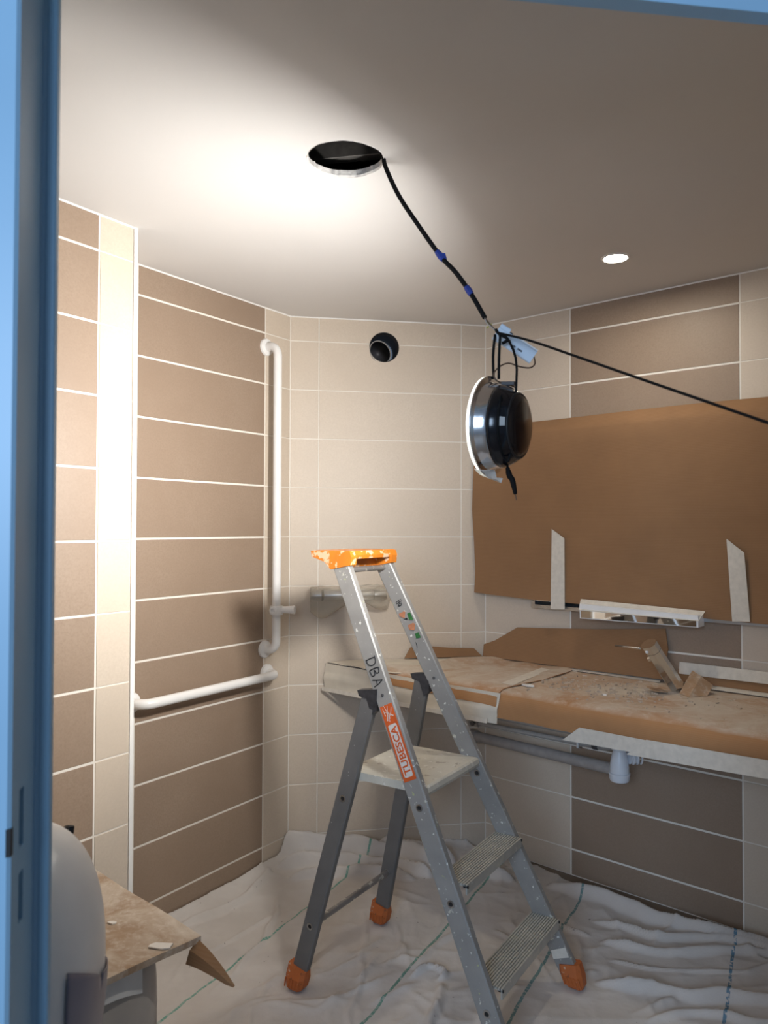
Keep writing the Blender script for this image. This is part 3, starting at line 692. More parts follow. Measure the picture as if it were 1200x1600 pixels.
MB().lathe(tc, (0,0,1), [(.0,.470),(.022,.4705),(.031,.475),(.034,.484),(.034,.496),(.036,.497),(.036,.502),(.033,.504),(.0325,.520),(.029,.548),(.023,.572),(.022,.580)], 28).build('cup', 'trap', tr, True, 35)
MB().lathe(tc, (0,0,1), [(.024,.578),(.026,.580),(.026,.594),(.024,.596),(.016,.597),(.016,.70)], 24).build('union_nut', 'trap', tr, True, 35)
MB().tube([FR(-1.092,.19,.556), FR(-1.075,.17,.556)], [.021,.019], 18).build('side_outlet', 'trap', tr, True, 40)
for k_ in range(3):
    a_ = FR(-1.086+.009*k_,.183-.010*k_,.556); MB().lathe(a_, FR(1,-1,0)-FR(0,0,0), [(.0205,0),(.0235,.002),(.0235,.005),(.0205,.007)], 18, True).build('hose_ring', 'trap', tr, True, 40)

# ------------------------------------------------------------------ mirror with cardboard
mi = thing('wall_mirror', 'wall mirror mostly hidden behind the big cardboard sheet', 'mirror', FR(-1.0,.02,1.02))
MB().box((-1.555,.004,1.050),(.10,.026,1.745), FR).build('glass', 'mirror', mi)
MB().box((-1.560,.004,1.022),(.105,.040,1.036), FR).build('bottom_frame', 'steel', mi)
MB().box((-1.562,.004,1.036),(-1.545,.036,1.050), FR).build('frame_end', 'steel', mi)
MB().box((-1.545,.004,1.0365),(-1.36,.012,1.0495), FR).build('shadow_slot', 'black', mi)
G = []
tcols = [-1.828+.06*i for i in range(33)]
for j, t_ in enumerate(tcols):
    row = []
    zb0 = 1.066 + (t_+1.828)*(-.031) + .002*math.sin(t_*9); zt0 = 1.768 + .003*math.sin(t_*5)
    for i, (fz, b) in enumerate(((0,.047),(.12,.046),(.3,.048),(.5,.050),(.7,.051),(.85,.053),(.925,.054),(.940,.051),(.97,.034),(1.,.012))):
        dxx = (.006*math.sin(fz*9) if j == 0 else 0)
        row.append(FR(t_+dxx, b + .0025*math.sin(t_*4.+fz*5)*(1 if fz < .9 else .3), zb0+(zt0-zb0)*fz))
    G.append(row)
tag(MB().sheet(G, .004).build('cardboard_sheet', 'card', None, True, 30), 'big brown cardboard sheet covering the mirror', 'cardboard')
tape('masking_tape', FR, [(-1.457,.0590,1.335),(-1.403,.0590,1.299),(-1.405,.0535,1.028),(-1.465,.0535,1.024)], 'left vertical masking tape on the mirror cardboard, with slanted top', None)
tape('masking_tape', FR, [(-.811,.0590,1.305),(-.756,.0590,1.260),(-.741,.0535,1.036),(-.796,.0535,1.032)], 'right vertical masking tape on the mirror cardboard, with slanted top', None)
lb = thing('mirror_lamp', 'mirror-fronted strip lamp below the mirror cardboard', 'lamp', FR(-1.1,.06,1.0))
G4 = lambda s_: (1.058-.010*s_, 1.004+.004*s_)
vs = []
for (tt, s_) in ((-1.320,0),(-.890,1)):
    a_, b_ = G4(s_)
    vs.append([FR(tt,.041,b_), FR(tt,.098,b_), FR(tt,.100,a_), FR(tt,.041,a_)])
MB().hexa([vs[0][0],vs[0][1],vs[1][1],vs[1][0],vs[0][3],vs[0][2],vs[1][2],vs[1][3]]).build('housing', 'white', lb)
def q4(s_, f_, b=.1012):
    tt = -1.320+.43*s_; a_, b_ = G4(s_); return FR(tt, b-(1-f_)*.0017, b_+(a_-b_)*f_)
MB().sheet([[q4(s_,f_) for f_ in (.06,.55)] for s_ in np.linspace(.012,.985,8)], .0006).build('mirror_front', 'mirror', lb)
tape('masking_tape', FR, [(-1.335,.060,1.072),(-1.322,.1025,1.036),(-.888,.1025,1.030),(-.880,.060,1.060)], 'wide tape along the top of the strip lamp under the cardboard')

# ------------------------------------------------------------------ stepladder
LO = Vector((.4424,2.0153,0)); LTH = .9948; LW = Vector((math.cos(LTH), math.sin(LTH), 0)); LD = Vector((-LW.y, LW.x, 0))
HT = 1.235; S1 = .5974/1.22; W0 = .2307; W1 = (.1118-.2307)/1.22
ZF = .022
def lpt(s_, dep, z): return LO + LW*s_ + LD*dep + Vector((0,0,z))
def stile(sg, z, da=0, db=0): return lpt(sg*(W0+W1*z)+da, S1*z+db, z)
HH = .905; WR = .2197; DR = .6864; WH = W0+W1*HH; DH = S1*HH+.022
def rear(sg, z):
    u_ = z/HH; return lpt(sg*(WR+(WH-WR)*u_), DR+(DH-DR)*u_, z)
la = thing('stepladder', 'paint-spattered aluminium stepladder with orange feet standing on the drop cloth', 'stepladder', lpt(0,.34,.02))
SA, SB = .024, .056      # stile section: width, depth
stiles = {}
for sg in (-1, 1):
    st = MB().beam(stile(sg,.045), stile(sg,HT), LW, SA, SB, .14); stiles[sg] = st.build('stile', 'ladder', la)
    rear_o = MB().beam(rear(sg,.055), rear(sg,HH-.048), LW, .022, .050, .14).build('rear_leg', 'ladderleg', la)
    # hinge bracket: dark folded plate between stile and rear leg
    sd = (stile(sg,1)-stile(sg,0)).normalized()
    pA, pB = stile(sg,HH+.02), rear(sg,HH-.03)
    br = MB()
    br.prism([(-.036,-.010),(.030,.000),(.030,-.060),(.012,-.075),(-.004,-.030),(-.030,-.026)], -.0130, .0130, lambda a,b,h: lpt(sg*(WH+.004)+h, DH+.012-a, HH+b-.016))
    br.build('hinge_bracket', 'gusset', la)
    # rivets / holes
    sdirv = LW*-1
    def rivet(parent, pos, r=.0100):
        MB().lathe(pos, -LW, [(r,-.004),(r,.0015),(r*.62,.0018),(r*.58,-.002)], 14, False).build('rivet', 'steel', parent)
        MB().lathe(pos, -LW, [(r*.58,-.003),(r*.58,.0006),(0,.0006)], 12).build('rivet_hole', 'black', parent)
    for z in (.160, .385, .600):
        rivet(stiles[sg], stile(sg,z,-SA/2))
    for z in (.205, .575):
        rivet(rear_o, rear(sg,z)-LW*.011)
    q = stile(sg, .875, -SA/2); MB().lathe(q, -LW, [(.0045,-.002),(.0045,.002),(0,.003)], 10).build('rivet', 'dgrey', stiles[sg])
    # feet: faceted orange boots
    for kind in (0, 1):
        c0 = stile(sg,0) if kind == 0 else rear(sg,0); c1 = stile(sg,.085) if kind == 0 else rear(sg,.085)
        dirv = (c1-c0).normalized(); F_ = MB(); rings = []
        for (zz, wa, wb_2, tilt) in ((ZF,.036,.044,0),(ZF+.010,.050,.058,0),(ZF+.036,.054,.066,.0),(ZF+.064,.038,.062,.007)):
            cc = c0.lerp(c1, .012/.085+.55*zz/.085); cc.z = zz; e_ = .22*wa
            rings.append([cc + LW*x + LD*y + Vector((0,0,tilt*(1 if (y>0)==(kind==1) else -1)*(abs(y)/wb_2*2))) for x, y in ((-wa/2+e_,-wb_2/2),(wa/2-e_,-wb_2/2),(wa/2,-wb_2/2+e_),(wa/2,wb_2/2-e_),(wa/2-e_,wb_2/2),(-wa/2+e_,wb_2/2),(-wa/2,wb_2/2-e_),(-wa/2,-wb_2/2+e_))])
        vs = [q for r in rings for q in r]; n_ = 8
        fs = [tuple(range(7,-1,-1)), tuple(range(24,32))]+[(l*8+i, l*8+(i+1)%8, l*8+8+(i+1)%8, l*8+8+i) for l in range(3) for i in range(8)]
        ft = F_.add(vs, fs).build('foot', 'foot', la)
        for k_ in range(5):   # grip ribs
            y_ = -.026+.013*k_; cc = c0.lerp(c1,.30); cc.z = ZF+.010; c2 = c0.lerp(c1,.50); c2.z = ZF+.036
            MB().beam(cc-LW*.0255+LD*y_*.9, c2-LW*.0272+LD*y_*.9, LD, .004, .004, .2).build('grip_rib', 'foot', ft)
# treads
def tread(z, name='step'):
    hw = W0+W1*z-SA/2-.001; depc = S1*z; dep0, dep1 = depc-.052, depc+.036
    mb_ = MB(); pr = []; n_ = 12
    for i in range(n_):
        a_ = dep0+(dep1-dep0)*i/n_; b_ = dep0+(dep1-dep0)*(i+.62)/n_; c_ = dep0+(dep1-dep0)*(i+1)/n_
        pr += [(a_, z+.0022), (b_, z+.0022), (b_, z-.0024), (c_, z-.0024)]
    pr += [(dep1, z-.020), (dep1-.004, z-.020), (dep1-.004, z-.004), (dep0+.004, z-.004), (dep0+.004, z-.024), (dep0, z-.024)]
    mb_.prism(pr, -hw, hw, lambda a,b,h: lpt(h,a,b)); o_ = mb_.build(name, 'tread', la)
    for sg in (-1,1):
        MB().beam(lpt(sg*hw-sg*.002,dep0-.003,z-.004), lpt(sg*hw-sg*.002,dep0+.012,z-.004), LW, .004, .007, .2).build('end_cap', 'black', o_)
    return o_
tread(.211); tread(.428)
zP = .648
hwf = W0+W1*zP-SA/2-.001; d0 = S1*zP-.030; d1 = S1*zP+.235
hwr = hwf-.0
pf = MB()
pr = [(d0-.004,zP-.016),(d0-.001,zP-.004),(d0+.006,zP),(d1,zP),(d1,zP-.022),(d1-.003,zP-.022),(d1-.003,zP-.003),(d0+.01,zP-.003),(d0+.004,zP-.010),(d0+.003,zP-.024),(d0-.002,zP-.024)]
pf.prism(pr, -hwf, hwf, lambda a,b,h: lpt(h,a,b))
pf.box((-hwf,d0+.01,zP-.022),(-hwf+.003,d1-.003,zP-.003), lpt); pf.box((hwf-.003,d0+.01,zP-.022),(hwf,d1-.003,zP-.003), lpt)
pf.build('platform', 'platform', la)
# rear spreader bar and top rod
MB().tube([rear(-1,.205), rear(1,.205)], .0095, 14).build('spreader_bar', 'rod', la, True, 60)
MB().tube([stile(-1,HT-.022), stile(1,HT-.022)], .0085, 14).build('top_rod', 'rod', la, True, 60)
# orange top cap
cz = HT-.012; wt = W0+W1*HT; dtop = S1*HT
cap = MB()
for sg in (-1, 1):
    pl = [(dtop-.042,cz+.006),(dtop+.030,cz-.008),(dtop+.052,cz+.014),(dtop+.100,cz+.028),(dtop+.104,cz+.046),(dtop-.040,cz+.046),(dtop-.046,cz+.030)]
    w_in = .020
    cap.prism(pl, sg*(wt+.016), sg*(wt+.016-w_in*1.55), lambda a,b,h: lpt(h,a,b))
pl = [(dtop-.042,cz+.034),(dtop-.040,cz+.024),(dtop-.032,cz+.024),(dtop-.030,cz+.036),(dtop+.098,cz+.036),(dtop+.103,cz+.042),(dtop+.100,cz+.0475),(dtop-.036,cz+.0475)]
cap.prism(pl, -(wt+.012), (wt+.012), lambda a,b,h: lpt(h,a,b))
lip = [(dtop+.015,cz-.004),(dtop+.022,cz-.008),(dtop+.026,cz+.037),(dtop+.015,cz+.037)]
cap.prism(lip, -(wt-.014), (wt-.014), lambda a,b,h: lpt(h,a,b))
cap.build('top_cap', 'orange', la)
# markings on the outer face of the near stile
def on_stile(sg, z, dep_off, lift=.0006): return stile(sg, z, -SA/2-lift, dep_off)
sdir = (stile(-1,1)-stile(-1,0)).normalized(); Nn = -LW; Nn = (Nn-sdir*Nn.dot(sdir)).normalized(); sacross = sdir.cross(Nn)   # local x=sdir (upward), y=?
if sacross.dot(LD) < 0: sacross = -sacross     # points to the rear (left in view)
def decal(z_c, pts_xy, m, name, parent, lift=.0008, th=.0003, sg=-1):
    base = stile(sg, z_c, -SA/2); vs = []
    for hgt in (0., lift): vs += [base + sdir*x + sacross*y + Nn*hgt for x, y in pts_xy]
    n_ = len(pts_xy)
    return MB().add(vs, [tuple(range(n_-1,-1,-1)), tuple(range(n_,2*n_))]+[(i,(i+1)%n_,n_+(i+1)%n_,n_+i) for i in range(n_)]).build(name, m, parent)
zl = .757; Lh = .104
lab = decal(zl, [(-Lh,-.021),(Lh,-.021),(Lh,.021),(-Lh,.021)], 'orangelab', 'brand_label', stiles[-1], .0007)
rr = []
bx0, bx1, by = -Lh+.010, .050, .0145
for cx, cy, a0 in ((bx1-.005,by-.005,0),(bx0+.005,by-.005,90),(bx0+.005,-by+.005,180),(bx1-.005,-by+.005,270)):
    for k_ in range(4): a_ = math.radians(a0+30*k_); rr.append((cx+.005*math.cos(a_), cy+.005*math.sin(a_)))
decal(zl, rr, 'labwhite', 'name_panel', lab, .0010)
vs, fs = text_mb('TUBESCA', .0295, .0002)
mx = max(v.x for v in vs); mn = min(v.x for v in vs); my = max(v.y for v in vs)
base = stile(-1, zl, -SA/2)
sx_ = (bx1-bx0-.012)/(mx-mn)
MB().add([base + sdir*(bx0+.006+(v.x-mn)*sx_) + sacross*((v.y-my/2)*1.0) + Nn*(.0014+v.z) for v in vs], fs).build('lettering', 'orangelab', lab)
# white starry figure logo
for (x0_,y0_,x1_,y1_,w_) in ((.062,.010,.100,-.004,.003),(.070,-.014,.088,.012,.003),(.076,.012,.098,.014,.0022),(.072,-.004,.094,-.016,.0028),(.066,.002,.084,-.002,.005),(.058,.004,.070,.001,.0018),(.086,.003,.104,.008,.0018)):
    d_ = Vector((x1_-x0_,y1_-y0_)).normalized(); px, py = -d_.y*w_/2, d_.x*w_/2
    decal(zl, [(x0_+px,y0_+py),(x0_-px,y0_-py),(x1_-px*.3,y1_-py*.3),(x1_+px*.3,y1_+py*.3)], 'labwhite', 'logo_stroke', lab, .0011)
# handwritten DBA, read from top to bottom
def ink(zc, strokes, m='marker', r=.00125, parent=None, sg=-1):
    base = stile(sg, zc, -SA/2)
    for s_ in strokes:
        pts_ = spline([base - sdir*x - sacross*y + Nn*.0004 for x, y in s_], 4)
        MB().tube(pts_, r, 6).build('ink_stroke', m, parent)
U = .016
Dd = [[(-U*.55,-U),( -U*.6,0),(-U*.5,U)], [(-U*.8,U*1.0),(U*.3,U*.8),(U*.65,0),(U*.2,-U*.9),(-U*.7,-U)]]
Bb = [[(-U*.5,-U),(-U*.55,0),(-U*.45,U)], [(-U*.5,U),(U*.3,U*.85),(U*.4,U*.3),(-U*.3,.0),(U*.5,-U*.2),(U*.5,-U*.8),(-U*.5,-U)]]
Aa = [[(-U*.6,-U),(-U*.2,.2*U),(0,U)], [(0,U),(U*.4,0),(U*.6,-U*1.1)], [(-U*.4,-U*.25),(U*.45,-U*.3)]]
for k_, L_ in enumerate((Dd,Bb,Aa)): ink(.962-.026*k_, L_, r=.0016, parent=stiles[-1])
# worn sticker on the far stile
wr_s = stiles[1]
ink(1.105, [[(-.014,.012),(-.010,-.010)],[(-.006,.010),(-.003,-.012)],[(0,.010),(.002,-.012)],[(-.008,0),(.006,-.002)],[(.006,.006),(.012,.002),(.010,-.008),(.005,-.002),(.006,.006)]], r=.0013, parent=wr_s, sg=1)
for (z_, pts_, mm) in ((1.072, [(-.012,.004),(.0,-.004),(.012,.006),(.008,.016),(-.004,.017)], 'peach'), (1.062, [(-.016,-.018),(.012,-.016),(.016,-.008),(-.012,-.006)], 'green'), (1.032, [(-.014,-.008),(-.002,-.016),(.012,-.006),(.010,.006),(-.008,.006)], 'peach'), (1.002, [(-.010,-.016),(.008,-.014),(.008,-.004),(-.008,-.002)], 'green'), (1.052, [(-.002,.0),(.002,-.002),(.010,.008),(.004,.014)], 'marker')):
    decal(z_, [(x*1.35, y*1.2) for x, y in pts_], mm, 'sticker_patch', wr_s, .0008, sg=1)
ink(.978, [[(-.008,-.006),(.010,-.008)],[(-.020,.002),(-.006,.006)]], r=.0011, parent=wr_s, sg=1)
decal(.118, [(-.022,-.026),(.020,-.026),(.022,.020),(-.018,.024)], M['masking'] , 'tape_patch', stiles[1], .0009, sg=1)

# ------------------------------------------------------------------ toilet wrapped in plastic with cardboard on top
TU = Vector((.745,-.667,0)).normalized(); TV = Vector((-TU.y*-1, -TU.x, 0)); TV = Vector((TU.y, -TU.x, 0))
TA = Vector((-.775,2.010,0))
def FT(a, b, z): return TA + TU*a + TV*b + Vector((0,0,z))
tcb = thing('cardboard_sheet', 'dusty cardboard laid over the wrapped toilet at lower left', 'cardboard', FT(.22,.2,.436))
G = [[FT((-.03+.013*j)+(.54-.013*j)*i/10, .42*j/8 + (.0), .4465+.0015*math.sin(i*1.1+j)) for j in range(9)] for i in range(11)]
MB().sheet(G, .0135).build('panel', 'cardt', tcb)
flp = []
for i in range(9):
    a = i/8; wd2 = .030*(1-a)**.75+.0015; c_ = FT(.505+.135*a, .006+.004*a, .444-.012*a-.032*a*a)
    flp.append([c_+TV*(-.002), c_+TV*wd2*.6+Vector((0,0,-wd2*.5)), c_+TV*wd2*.9+Vector((0,0,-wd2*1.3))])
MB().sheet(flp, .003).build('torn_flap', 'card', tcb)
for k_, (x, y, s_, lab_) in enumerate(((-.605,1.715,.010,'small white plaster crumb on the toilet cardboard near the dispenser'),(-.469,1.621,.022,'largest white plaster flake near the front of the toilet cardboard'))):
    pts_ = []
    for i in range(9):
        a = 2*PI*i/9; r_ = s_*(.7+.5*rn.random()); pts_.append((x+r_*math.cos(a)*1.2, y+r_*math.sin(a)*.55))
    tag(MB().prism(pts_, .4545, .4575, lambda a,b,h: Vector((a,b,h))).build('plaster_flake', 'chip'), lab_, 'flake')
for k_, (tt, ii, s_, lab_) in enumerate(((-1.36,.40,.018,'white plaster flake on the counter cardboard by the tape seam'),(-1.10,.36,.006,'tiny plaster crumb on the counter cardboard before the tap'))):
    pts_ = [(tt+s_*(.7+.5*rn.random())*math.cos(2*PI*i/8)*1.3, ii+s_*(.6+.5*rn.random())*math.sin(2*PI*i/8)*.7) for i in range(8)]
    tag(MB().prism(pts_, .7945, .8000, lambda a,b,h: FR(a,b,h)).build('plaster_flake', 'chip'), lab_, 'flake')
# loose plaster crumbs scattered over the counter cardboard
cr = MB(); rc_ = random.Random(21)
for k_ in range(300):
    t_ = rc_.gauss(-1.12,.16) if k_ < 230 else rc_.uniform(-1.75,-.4); b_ = min(.46, max(.06, rc_.gauss(.27,.09))); l_ = rc_.uniform(.0015,.009) if k_ < 230 else rc_.uniform(.001,.004); w_ = l_*rc_.uniform(.12,.35); a_ = rc_.uniform(0,PI)
    if t_ < -1.37: continue
    ca, sa = math.cos(a_), math.sin(a_); h_ = rc_.uniform(.0002,.0016)
    P4 = [(t_+ca*x-sa*y, b_+sa*x+ca*y) for x, y in ((-l_,-w_),(l_,-w_*.6),(l_*.9,w_),(-l_*.8,w_*.8))]
    zz_ = .7945+abs(wob(t_, b_, .0025))
    cr.hexa([FR(x,y,zz_-.003) for x, y in P4]+[FR(x,y,zz_+h_) for x, y in P4])
M['crumb'] = plain('crumb', (.50, .41, .32), .95, var=.15, scale=90)
cro = tag(cr.build('plaster_crumbs', 'crumb'), 'loose plaster crumbs strewn over the cardboard in front of the tap', 'crumbs'); cro['kind'] = 'stuff'
toi = thing('toilet', 'toilet wrapped in plastic under the cardboard at lower left', 'toilet', FT(.22,.2,.01))
def toilet_ring(z, f, fold, seed):
    r_ = []
    for k_ in range(64):
        a = 2*PI*k_/64; ca, sa = math.cos(a), math.sin(a)
        x = (abs(ca)**.62)*(1 if ca > 0 else -1)*.222*f; y = (abs(sa)**.72)*(1 if sa > 0 else -1)*.172*f
        w_ = 1+fold*(math.sin(a*9+seed+z*6)+.6*math.sin(a*17+z*11))
        r_.append(FT(.262+x*w_, .205+y*w_, z))
    return r_
bw = MB(); rings = [toilet_ring(z, f, 0, 0) for z, f in ((.02,.60),(.10,.62),(.22,.72),(.32,.88),(.38,.945),(.405,.95),(.410,.92))]
bw.add([q for r in rings for q in r], [tuple(range(63,-1,-1)), tuple(6*64+i for i in range(64))]+[(l*64+i, l*64+(i+1)%64, l*64+64+(i+1)%64, l*64+64+i) for l in range(6) for i in range(64)])
bw.build('bowl', 'white', toi, True, 60)
wrp = MB(); rings = [toilet_ring(z, f, fo, .4) for z, f, fo in ((.03,.99,.022),(.12,1.0,.020),(.22,1.005,.016),(.31,1.01,.012),(.36,1.005,.008),(.40,.99,.006),(.420,.965,.004),(.428,.90,.002))]
wrp.add([q for r in rings for q in r], [(l*64+i, l*64+(i+1)%64, l*64+64+(i+1)%64, l*64+64+i) for l in range(7) for i in range(64)]+[tuple(7*64+i for i in range(64))])
tag(wrp.build('plastic_wrap', 'bag', None, True, 60), 'milky plastic sheet wrapped around the toilet bowl', 'plastic sheet')
G = []
for i in range(28):
    a = -.95*PI/2 + 1.95*PI/2*i/27 ; a = -1.75+2.1*i/27
    ca, sa = math.cos(a), -math.sin(a)
    row = []
    for j in range(5):
        b = j/4; f = 1.02+.012*b+.010*math.sin(i*.9)*b; z = .434-.052*b-.012*b*math.sin(i*.5)
        x = (abs(ca)**.62)*(1 if ca > 0 else -1)*.222*f; y = (abs(sa)**.72)*(1 if sa > 0 else -1)*.172*f
        row.append(FT(.262+x, .205+y, z))
    G.append(row)
tag(MB().sheet(G, .0012).build('plastic_edge', 'bagw', None, True, 60), 'white plastic edge folded over the toilet rim under the cardboard', 'plastic sheet')

# ------------------------------------------------------------------ toilet paper dispenser
ds = thing('paper_dispenser', 'big glossy white rounded toilet paper dispenser behind the door jamb', 'dispenser', FD(-.10,.28,.44))
DQ, DZ, DRH, DRV, DDP = .275, .655, .172, .234, .132
def dome(a, s_):    # angle around, s_ 0 rim .. 1 apex
    ph = s_*PI/2; rr_ = math.cos(ph)**.75 if s_ < 1 else 0.; h = math.sin(ph)**.80
    return FD(-.10+.004+DDP*h, DQ+DRH*rr_*math.cos(a), DZ+DRV*rr_*math.sin(a))
def dome_patch(a0, a1, na, s0, s1, ns, off=0):
    mb_ = MB(); vs = []; fs = []
    for i in range(ns+1):
        s_ = s0+(s1-s0)*i/ns
        for j in range(na+1): vs.append(dome(a0+(a1-a0)*j/na, s_)+DE*off)
    w_ = na+1
    for i in range(ns):
        for j in range(na): fs.append((i*w_+j, i*w_+j+1, (i+1)*w_+j+1, (i+1)*w_+j))
    return mb_.add(vs, fs)
MB().prism([(DQ+DRH*math.cos(2*PI*i/48), DZ+DRV*math.sin(2*PI*i/48)) for i in range(48)], -.10, -.096, lambda a,b,h: FD(h,a,b)).build('back_plate', 'white', ds)
dome_patch(0, 2*PI, 72, 0, 1, 24).build('cover', 'white', ds, True)
# smoked window: lower far wedge, a thin shell lying just on the cover
def shell(a0, a1, na, s0, s1, ns):
    G = [[dome(a0+(a1-a0)*j/na, s0+(s1-s0)*i/ns) + DE*.0022*1.0 + (dome(a0+(a1-a0)*j/na, s0+(s1-s0)*i/ns)-FD(-.10,DQ,DZ)).normalized()*.0015 for j in range(na+1)] for i in range(ns+1)]
    return MB().sheet(G, .0015)
shell(-PI-.42, -.20, 30, .60, .992, 16).build('smoked_window', 'smoke', ds, True)
MB().lathe(FD(-.046,DQ+.140,.826), (0,.3,1), [(.0085,-.01),(.0085,.004),(.0065,.0055),(.0045,.004),(.0,.0038)], 18).build('lock_button', 'blackgloss', ds, True, 40)

# ------------------------------------------------------------------ drop cloth
def vnoise(X, Y, scale, seed):
    rs = np.random.RandomState(seed); T_ = rs.rand(64, 64)
    x = X*scale+rs.rand()*20; y = Y*scale+rs.rand()*20; xi = np.floor(x).astype(int); yi = np.floor(y).astype(int); fx = x-xi; fy = y-yi
    fx = fx*fx*(3-2*fx); fy = fy*fy*(3-2*fy); g = lambda a,b: T_[a%64, b%64]
    return (g(xi,yi)*(1-fx)+g(xi+1,yi)*fx)*(1-fy)+(g(xi,yi+1)*(1-fx)+g(xi+1,yi+1)*fx)*fy
def segd(X, Y, pts):
    D_ = np.full(X.shape, 9.); Tt = np.zeros(X.shape); n_ = len(pts)-1
    for i in range(n_):
        (x0,y0),(x1,y1) = pts[i], pts[i+1]; dx_, dy_ = x1-x0, y1-y0; L2 = dx_*dx_+dy_*dy_
        s_ = np.clip(((X-x0)*dx_+(Y-y0)*dy_)/L2, 0, 1); dd = np.hypot(X-x0-s_*dx_, Y-y0-s_*dy_); m = dd < D_
        D_ = np.where(m, dd, D_); Tt = np.where(m, (i+s_)/n_, Tt)
    return D_, Tt
def curve2(pts, n=8): return [(q.x, q.y) for q in spline([(a,b,0) for a,b in pts], n)]
NX, NY = 430, 330
gx = np.linspace(-1.05, 2.05, NX); gy = np.linspace(1.15, 3.22, NY); X, Y = np.meshgrid(gx, gy)
wx = X + .05*(vnoise(X,Y,4,1)-.5) + .02*(vnoise(X,Y,11,2)-.5); wy = Y + .05*(vnoise(X,Y,4,3)-.5) + .02*(vnoise(X,Y,11,4)-.5)
Z = .004 + .010*vnoise(X,Y,3.2,5) + .0040*(1-np.abs(2*vnoise(wx*.9,wy*1.6,5.5,6)-1))**3 + .0030*(1-np.abs(2*vnoise(wx*1.7,wy,7.5,7)-1))**4 + .0016*(1-np.abs(2*vnoise(wx,wy,17,8)-1))**3
folds = [([(-.44,3.06),(-.21,3.10),(.10,3.05),(.24,2.95)],.044,.078),([(-.40,2.97),(-.18,3.02),(.08,2.97),(.20,2.90)],.028,.056),([(-.34,2.88),(-.10,2.93),(.14,2.88)],.022,.044),
 ([(-.05,3.12),(.12,3.07),(.30,3.04)],.045,.075),([(.28,2.98),(.40,2.93),(.52,2.88)],.032,.048),
 ([(.62,2.86),(.79,2.74),(1.01,2.56),(1.22,2.41),(1.5,2.18)],.040,.045),([(.69,2.47),(.91,2.40),(1.18,2.38),(1.4,2.30)],.030,.030),([(.61,2.24),(.82,2.21),(1.07,2.16),(1.3,2.10)],.032,.034),([(.72,2.62),(.92,2.49),(1.11,2.46),(1.35,2.28)],.024,.028),
 ([(.66,2.36),(.90,2.31),(1.15,2.27)],.018,.016),([(.09,2.27),(.15,2.335),(.20,2.31),(.175,2.26)],.016,.030),([(.19,2.25),(.16,2.16),(.12,2.05),(.10,1.9)],.022,.022),([(.30,2.72),(.22,2.52),(.09,2.31)],.018,.018),
 ([(-.68,2.56),(-.51,2.74),(-.43,2.95)],.030,.026),([(-.60,2.33),(-.47,2.52),(-.38,2.66)],.014,.016),([(-.09,2.70),(-.06,2.28),(-.08,2.05),(-.06,1.8)],.020,.014),([(.54,2.80),(.55,2.65),(.69,2.50)],.022,.020),([(-.36,2.80),(-.41,2.42),(-.49,2.16)],.016,.014),([(.69,2.08),(.89,2.13),(1.05,2.06),(1.3,2.0)],.022,.022),
 ([(.35,2.55),(.45,2.40),(.50,2.20)],.018,.014),([(-.20,2.50),(-.25,2.25),(-.22,2.0)],.016,.012),([(.02,2.62),(.05,2.45),(0.0,2.30)],.015,.012)]
for pts, wdt, hgt in folds:
    D_, Tt = segd(wx, wy, curve2(pts)); env = np.clip(np.minimum(Tt, 1-Tt)*6, 0, 1)**.7
    core = .55*np.exp(-(D_/(wdt*.62))**2) + .45*np.exp(-D_/(wdt*.50))
    Z = np.maximum(Z, Z*.5 + hgt*core*env*(.75+.5*vnoise(X,Y,9,int(hgt*1e4)+11)))
rs_ = np.random.RandomState(5)
for k_ in range(95):     # sharp little creases
    x0_, y0_ = rs_.uniform(-.75,1.5), rs_.uniform(1.6,3.05); an_ = rs_.normal(1.0,.75); ln_ = rs_.uniform(.08,.34); bd_ = rs_.normal(0,.25)
    pts_ = [(x0_,y0_),(x0_+ln_*.5*math.cos(an_),y0_+ln_*.5*math.sin(an_)),(x0_+ln_*.5*(math.cos(an_)+math.cos(an_+bd_)),y0_+ln_*.5*(math.sin(an_)+math.sin(an_+bd_)))]
    i0_ = np.searchsorted(gx, [min(p[0] for p in pts_)-.08, max(p[0] for p in pts_)+.08]); j0_ = np.searchsorted(gy, [min(p[1] for p in pts_)-.08, max(p[1] for p in pts_)+.08])
    sl_ = (slice(*j0_), slice(*i0_))
    if X[sl_].size == 0: continue
    D_, Tt = segd(wx[sl_], wy[sl_], pts_); env = np.clip(np.minimum(Tt,1-Tt)*4,0,1)
    Z[sl_] += rs_.uniform(.004,.011)*np.exp(-D_/rs_.uniform(.007,.014))*env
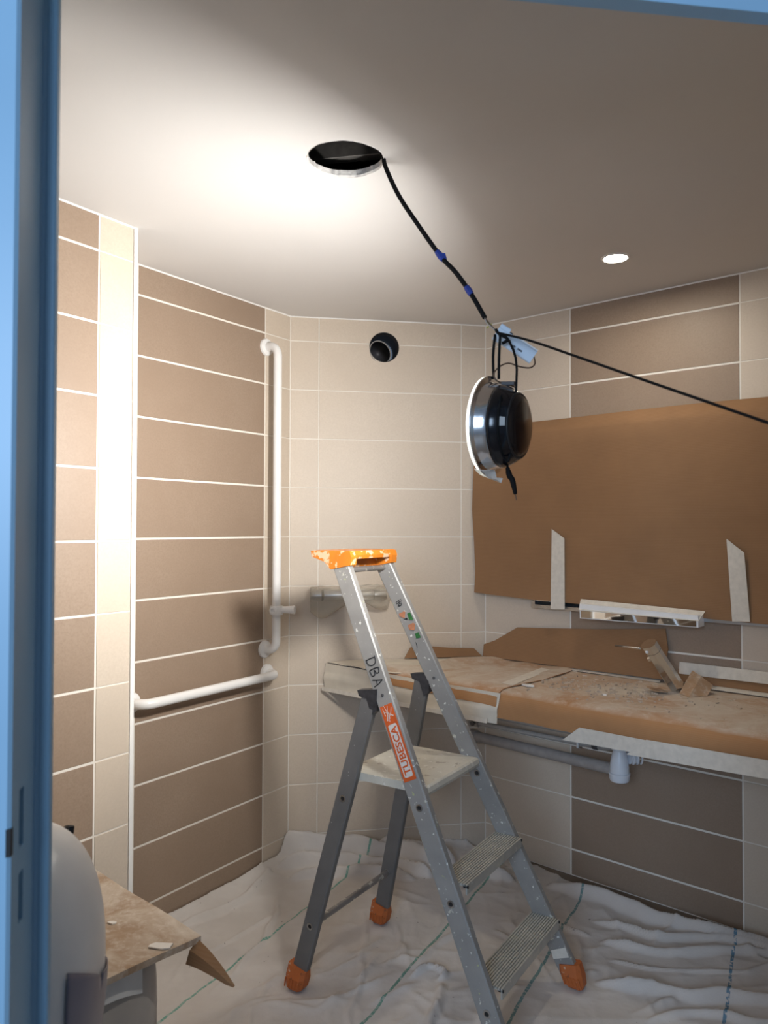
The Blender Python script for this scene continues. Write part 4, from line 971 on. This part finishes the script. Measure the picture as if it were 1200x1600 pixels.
# flatten under the feet and the toilet
for p_ in (stile(-1,.02), stile(1,.02), rear(-1,.02), rear(1,.02)):
    k_ = np.exp(-(np.hypot(X-p_.x, Y-p_.y)/.055)**4); Z = Z*(1-k_) + .018*k_
k_ = np.exp(-(np.hypot(X-FT(.26,.2,0).x, Y-FT(.26,.2,0).y)/.24)**6); Z = Z*(1-k_)+.008*k_
def insd(w):
    a, o_ = WALL[w]; return o_-(-math.sin(a)*X+math.cos(a)*Y)
def tt_of(w):
    a, o_ = WALL[w]; return math.cos(a)*X+math.sin(a)*Y
nz = vnoise(X,Y,6,31)
lim = np.minimum.reduce([insd('B')-.004, insd('R')-.030-.055*nz])
inL = insd('L')-.006; inP = np.where(tt_of('P') < 1.40, insd('P')-.012, 9.)
lim = np.minimum.reduce([lim, inL, inP])
dq = (X-DA.x)*DM.x+(Y-DA.y)*DM.y
lim = np.minimum(lim, dq-.12); lim = np.minimum(lim, np.where(dq < .48, ((X-DA.x)*DE.x+(Y-DA.y)*DE.y)+.085, 9.))
lim = np.minimum(lim, 1.95-X)
# cloth rides up slightly on the walls
Z = Z + .050*np.exp(-np.clip(insd('B'),0,9)/.03)*.6 + .028*np.exp(-np.clip(inL,0,9)/.03)
Z = np.maximum(Z, .003)
gyv, gxv = np.gradient(lim, gy, gx); g2 = np.clip(gxv**2+gyv**2, .2, None); hc = max(gx[1]-gx[0], gy[1]-gy[0])
neg = np.where(lim < 0, lim, 0.); X = X-gxv*neg/g2; Y = Y-gyv*neg/g2
idx = -np.ones(X.shape, int); ok = lim > -1.05*hc; idx[ok] = np.arange(ok.sum())
verts = np.stack([X[ok], Y[ok], Z[ok]], 1)
a = idx[:-1,:-1]; b = idx[:-1,1:]; c = idx[1:,1:]; d = idx[1:,:-1]; good = (a>=0)&(b>=0)&(c>=0)&(d>=0)
faces = np.stack([a[good],b[good],c[good],d[good]],1)
me = bpy.data.meshes.new('drop_cloth'); me.from_pydata(verts.tolist(), [], faces.tolist()); me.materials.append(M['cloth'])
for p_ in me.polygons: p_.use_smooth = True
co_ = bpy.data.objects.new('drop_cloth', me); C.objects.link(co_)
md = co_.modifiers.new('thick', 'SOLIDIFY'); md.thickness = .0012; md.offset = -1
tag(co_, 'creased white drop cloth with thin green stripes covering the floor', 'drop cloth')
